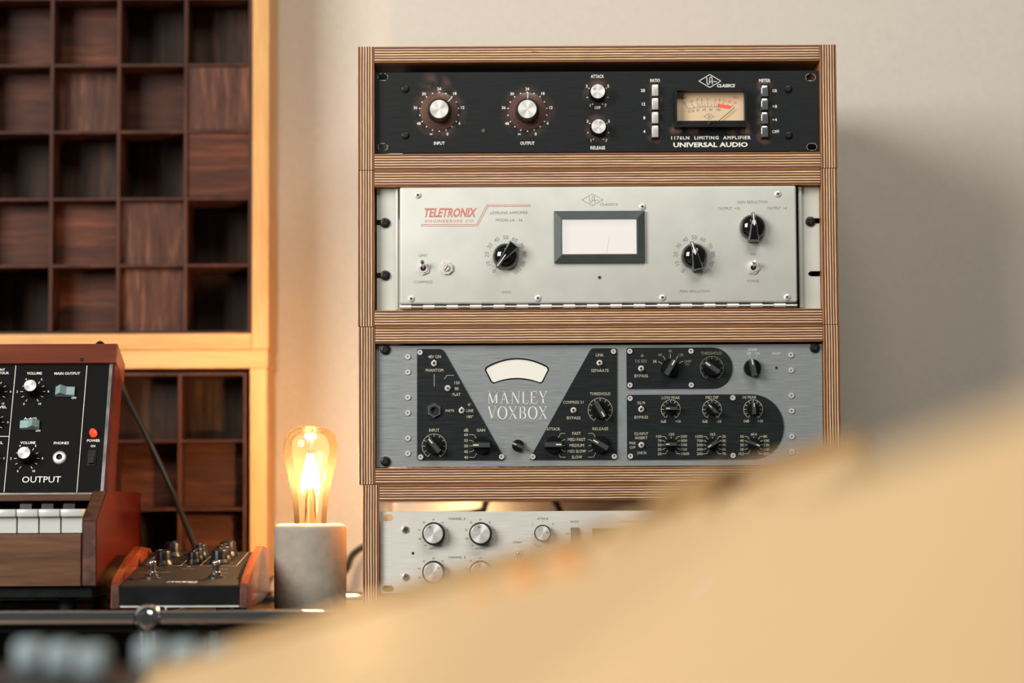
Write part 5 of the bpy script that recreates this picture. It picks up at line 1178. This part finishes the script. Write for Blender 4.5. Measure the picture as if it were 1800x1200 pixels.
    for a_ in (('VOLUME', 243, 304, 19, 106), ('MAIN OUTPUT', 472, 305, 19, 184), ('ON', 519, 476, 16, 34), ('A-440', 213, 622, 16, 90), ('ON', 267, 707, 16, 34), ('VOLUME', 197, 792, 19, 106), ('PHONES', 431, 794, 19, 108), ('POWER', 657, 777, 19, 92), ('ON', 654, 815, 17, 34)): tx(*a_, bold=0.012)
    tx('OUTPUT', 291, 1050, 45, 274)
    tx('AMOUNT', 35, 279, 18, 110, 'R', bold=0.012); tx('CONTOUR', 62, 302, 18, 130, 'R', bold=0.012); tx('LEVEL', 48, 541, 18, 90, 'R', bold=0.012); tx('LEVEL', 22, 792, 18, 90, 'R', bold=0.012); tx('10', 20, 517, 15); tx('8', 75, 433, 15); tx('8', 55, 648, 15); tx('8', 28, 901, 15)
    KN = []
    for (cx, cy) in ((231, 432), (188, 902), (-38, 433), (-58, 648), (-84, 901)):
        bm = bmesh.new(); c = A_(cx, cy)
        for i in range(11):
            a = math.radians(-150+30*i); r0, r1 = (17.5*k, 22*k)
            ribbon(bm, [(c[0]+r0*math.sin(a), c[1]+r0*math.cos(a)), (c[0]+r1*math.sin(a), c[1]+r1*math.cos(a))], 0.9*k, y)
        if cx > 0:
            for s_, i in (('0', 0), ('2', 2), ('4', 4), ('6', 6), ('8', 8), ('10', 10)):
                a = math.radians(-150+30*i); text(bm, s_, c[0]+27.5*k*math.sin(a), c[1]+27.5*k*math.cos(a), 3.8*k, None, bold=0.012)
        part('dial_markings', done(bm, 'ink_white', 'dial_markings', 0), t, fr.M)
        KN.append((c, cx))
    body, cap = spun_knob(10.9*k, 11.6*k, 0.0165, 'synth_knob', 'knob_black', 48)
    for c, cx in KN: place_knob('knob', (body, [('cap', cap)]), t, fr, c, -15)
    # rockers, lamp, jack, power switch
    for (X0, Y0, X1, Y1, d) in ((388, 392, 527, 461, 0), (138, 628, 278, 692, 1)):
        p = fr.at(zs(X0, Y1), 0.003); q = fr.at(zs(X1, Y0), 0.003); w_ = q[0]-p[0]; h = q[1]-p[1]
        bm = bmesh.new(); u = [0, .30, .58, 1.0] if d == 0 else [0, .42, .70, 1.0]; hh = [.004, .0105, .0045, .0035] if d == 0 else [.0035, .0045, .0105, .004]
        lo0 = [bm.verts.new((p[0]+a*w_, 0, p[1])) for a in u]; lo1 = [bm.verts.new((p[0]+a*w_, -e, p[1]+h*0.05)) for a, e in zip(u, hh)]; hi1 = [bm.verts.new((p[0]+a*w_, -e, q[1]-h*0.12)) for a, e in zip(u, hh)]; hi0 = [bm.verts.new((p[0]+a*w_, 0, q[1])) for a in u]
        for A, B in ((lo0, lo1), (lo1, hi1), (hi1, hi0)):
            for i in range(3): bm.faces.new((A[i], A[i+1], B[i+1], B[i]))
        for i in (0, 3): bm.faces.new((lo0[i], lo1[i], hi1[i], hi0[i]))
        part('rocker_switch', done(bm, 'rocker_blue', 'rocker', 20), t, fr.M, 'pale blue rocker switch')
    q = fr.at(zs(659, 722)); bm = bmesh.new(); lathe(bm, [(6.6*k, 0), (6.6*k, 0.004), (5.2*k, 0.008), (2.6*k, 0.0105), (0, 0.011)], 20); part('pilot_lamp', done(bm, 'led_red', 'pilot_lamp', 60), t, fr.M @ T(q[0], 0, q[1]-2*k), 'glowing red pilot lamp')
    q = fr.at(zs(420, 898)); bm = bmesh.new(); lathe(bm, [(12*k, 0), (12*k, 0.0015), (10*k, 0.003), (6.5*k, 0.0035), (5.6*k, 0.0034)], 28); lathe(bm, [(5.8*k, 0.0033), (5.8*k, 0.0006), (0, 0.0006)], 20, 1); part('jack_socket', done(bm, ['nickel_bright', 'chassis_black'], 'jack', 40), t, fr.M @ T(q[0], 0, q[1]))
    q = fr.at(zs(645, 900)); bm = bmesh.new(); box(bm, -7*k, 7*k, -0.0012, 0, -15*k, 15*k, 0.0004); box(bm, -5.2*k, 5.2*k, -0.0042, -0.001, -12*k, 1*k, 0.0008); box(bm, -5.2*k, 5.2*k, -0.0022, -0.001, 1.2*k, 12*k, 0.0006); part('power_switch', done(bm, 'black_plastic', 'power_switch', 0), t, fr.M @ T(q[0], 0, q[1]))
synth()

# ================================================================== cables
def cable(pts, r, name, label):
    bm = bmesh.new(); tube(bm, smooth_path(pts, 8), r, 10); return solo(name, done(bm, 'cable_black', name, 60), label, 'cable')
W = world_at
cable([W(203, 640, 2.80), W(208, 664, 2.805), W(228, 708, 2.81), W(262, 775, 2.805), W(298, 852, 2.79), W(322, 910, 2.765), W(338, 948, 2.745), W(346, 968, 2.728)], 0.0033, 'patch_cable', 'black patch cable running from the synthesizer down to the pedal')
p = W(607, 1003, 2.915)
cable([Vector((p.x-0.06, p.y-0.01, ZT+0.004)), Vector((p.x-0.03, p.y, ZT+0.012)), p, W(632, 965, 2.935), W(745, 912, 2.945), W(840, 899, 2.948), W(856, 880, 2.95), W(900, 800, 2.955), W(960, 860, 2.955), W(985, 900, 2.955), W(1000, 960, 2.95)], 0.0042, 'power_cable', 'thick black cable slanting behind the rack, seen right of the concrete base')

# ================================================================== mixing console close to the camera
def console():
    A = W(330, 1150, 1.66); B = W(1520, 787, 1.50); Cp = W(900, 1300, 0.85)
    n = (B-A).cross(Cp-A).normalized()
    if n.z < 0: n = -n
    ex = (B-A).normalized(); ey = (Cp-A)-ex*(Cp-A).dot(ex); ey.normalize()          # ey runs toward the camera
    M = Matrix(((ex.x, ey.x, n.x, A.x), (ex.y, ey.y, n.y, A.y), (ex.z, ey.z, n.z, A.z), (0, 0, 0, 1)))
    L = (B-A).length
    t = thing('mixing_console', 'large cream mixing console, blurred, sloping across the foreground', 'console', (0.15, CAM.y+1.0, 0.0))
    def loc(px, py, h=0.0):
        d = _f + _r*((px-900)/FPX) + _u*((600-py)/FPX); q = A+n*h; tt = (q-CAM).dot(n)/d.dot(n); v = CAM+d*tt-A
        return v.dot(ex), v.dot(ey)
    bm = bmesh.new(); box(bm, -0.02, L-0.004, 0.0, 1.30, -0.055, 0.0, 0.008, 0, 3); part('control_surface', done(bm, 'console_cream', 'control_surface', 40), t, M)
    # darker raised strip along the far edge, up to the corner
    bm = bmesh.new(); box(bm, L*0.72, L, -0.016, 0.004, -0.050, 0.011, 0.003); part('edge_strip', done(bm, 'console_tan', 'edge_strip', 30), t, M)
    bm = bmesh.new(); box(bm, -0.018, L*0.72-0.001, -0.016, 0.085, 0.0003, 0.0018, 0.0006); part('edge_shade_ledge', done(bm, 'console_shade_tan', 'edge_shade_ledge', 30), t, M)  # thin tan ledge, made wide to paint in shade along the far left
    # padded cream end cheek, close to the lens at the right
    a = W(1300, 866, 0.93); b = W(1900, 650, 0.78); c = W(1560, 1560, 0.50)
    ux = (b-a).normalized(); uy = (c-a)-ux*(c-a).dot(ux); uy.normalize(); nn = ux.cross(uy)
    if nn.z < 0: nn = -nn
    M2 = Matrix(((ux.x, uy.x, nn.x, a.x), (ux.y, uy.y, nn.y, a.y), (ux.z, uy.z, nn.z, a.z), (0, 0, 0, 1)))
    bm = bmesh.new(); box(bm, 0.0, (b-a).length+0.25, 0.0, 0.50, -0.06, 0.0, 0.022, 0, 4); part('arm_rest', done(bm, 'console_cream', 'arm_rest', 50), t, M2)
    def knob(px, py, r, h, mat, cap=None):
        u, v = loc(px, py); bm = bmesh.new(); lathe(bm, [(r*1.1, 0), (r, h*0.25), (r*0.92, h*0.92), (r*0.8, h), (0, h)], 24, axis='z')
        k = part('knob', done(bm, mat, 'console_knob'), t, M @ T(u, v, 0))
        if cap:
            bm = bmesh.new(); lathe(bm, [(r*0.78, h), (r*0.76, h*1.05), (0, h*1.05)], 20, axis='z'); part('cap', done(bm, cap, 'console_cap'), k, M @ T(u, v, 0))
    q0 = loc(1150, 912); q1 = loc(1270, 876)
    bm = bmesh.new(); box(bm, q0[0], q1[0], 0.004, 0.05, 0.0, 0.016, 0.002); part('switch_block', done(bm, 'console_tan', 'switch_block', 30), t, M)
    for px, py, r, h, m in ((1060, 948, .009, .010, 'console_tan'), (1110, 938, .009, .010, 'console_cream'), (1235, 905, .008, .009, 'console_cream'), (1080, 960, .008, .008, 'console_cream'), (1330, 880, .008, .008, 'console_cream')): knob(px, py, r, h, m)
    for px, py in ((925, 1022), (1003, 1000)): knob(px, py, .009, .008, 'console_orange')
    for px, py in ((845, 1045),): knob(px, py, .007, .004, 'console_orange')
    for px, py in ((1216, 1009), (1247, 1012)):
        u, v = loc(px, py); bm = bmesh.new(); lathe(bm, [(0.0034, 0), (0.0034, 0.0012), (0.002, 0.0020), (0, 0.0022)], 16, axis='z'); part('indicator', done(bm, 'led_blue', 'console_led'), t, M @ T(u, v, 0), 'blue lit indicator')
    # lower black wing with pale fader caps beyond the console's left end
    p0 = W(-120, 1150, 1.60); p1 = W(285, 1168, 1.60); zw = W(150, 1184, 1.60).z
    bm = bmesh.new(); box(bm, p0.x, p1.x, p0.y-0.16, p0.y+0.10, zw-0.05, zw, 0.006); part('fader_wing', done(bm, 'sideboard_black', 'fader_wing', 30), t)
    bm = bmesh.new(); box(bm, -0.0095, 0.0095, -0.012, 0.012, 0, 0.020, 0.004, 0, 3); fc = done(bm, 'console_grey', 'fader_cap', 30)
    for i in range(6):
        part('fader_cap', fc, t, T(p0.x+0.055+i*0.0275, p0.y+(0.05, 0.02, -0.02)[i % 3], zw))
    # pedestal
    for x, h in ((-0.05, 0.655), (0.20, 0.735)):
        bm = bmesh.new(); box(bm, x, x+0.06, CAM.y+0.55, CAM.y+1.25, 0.0, h); part('leg', done(bm, 'sideboard_black', 'leg', 0), t)
console()

bpy.data.objects.remove(_to); bpy.data.curves.remove(_tc)
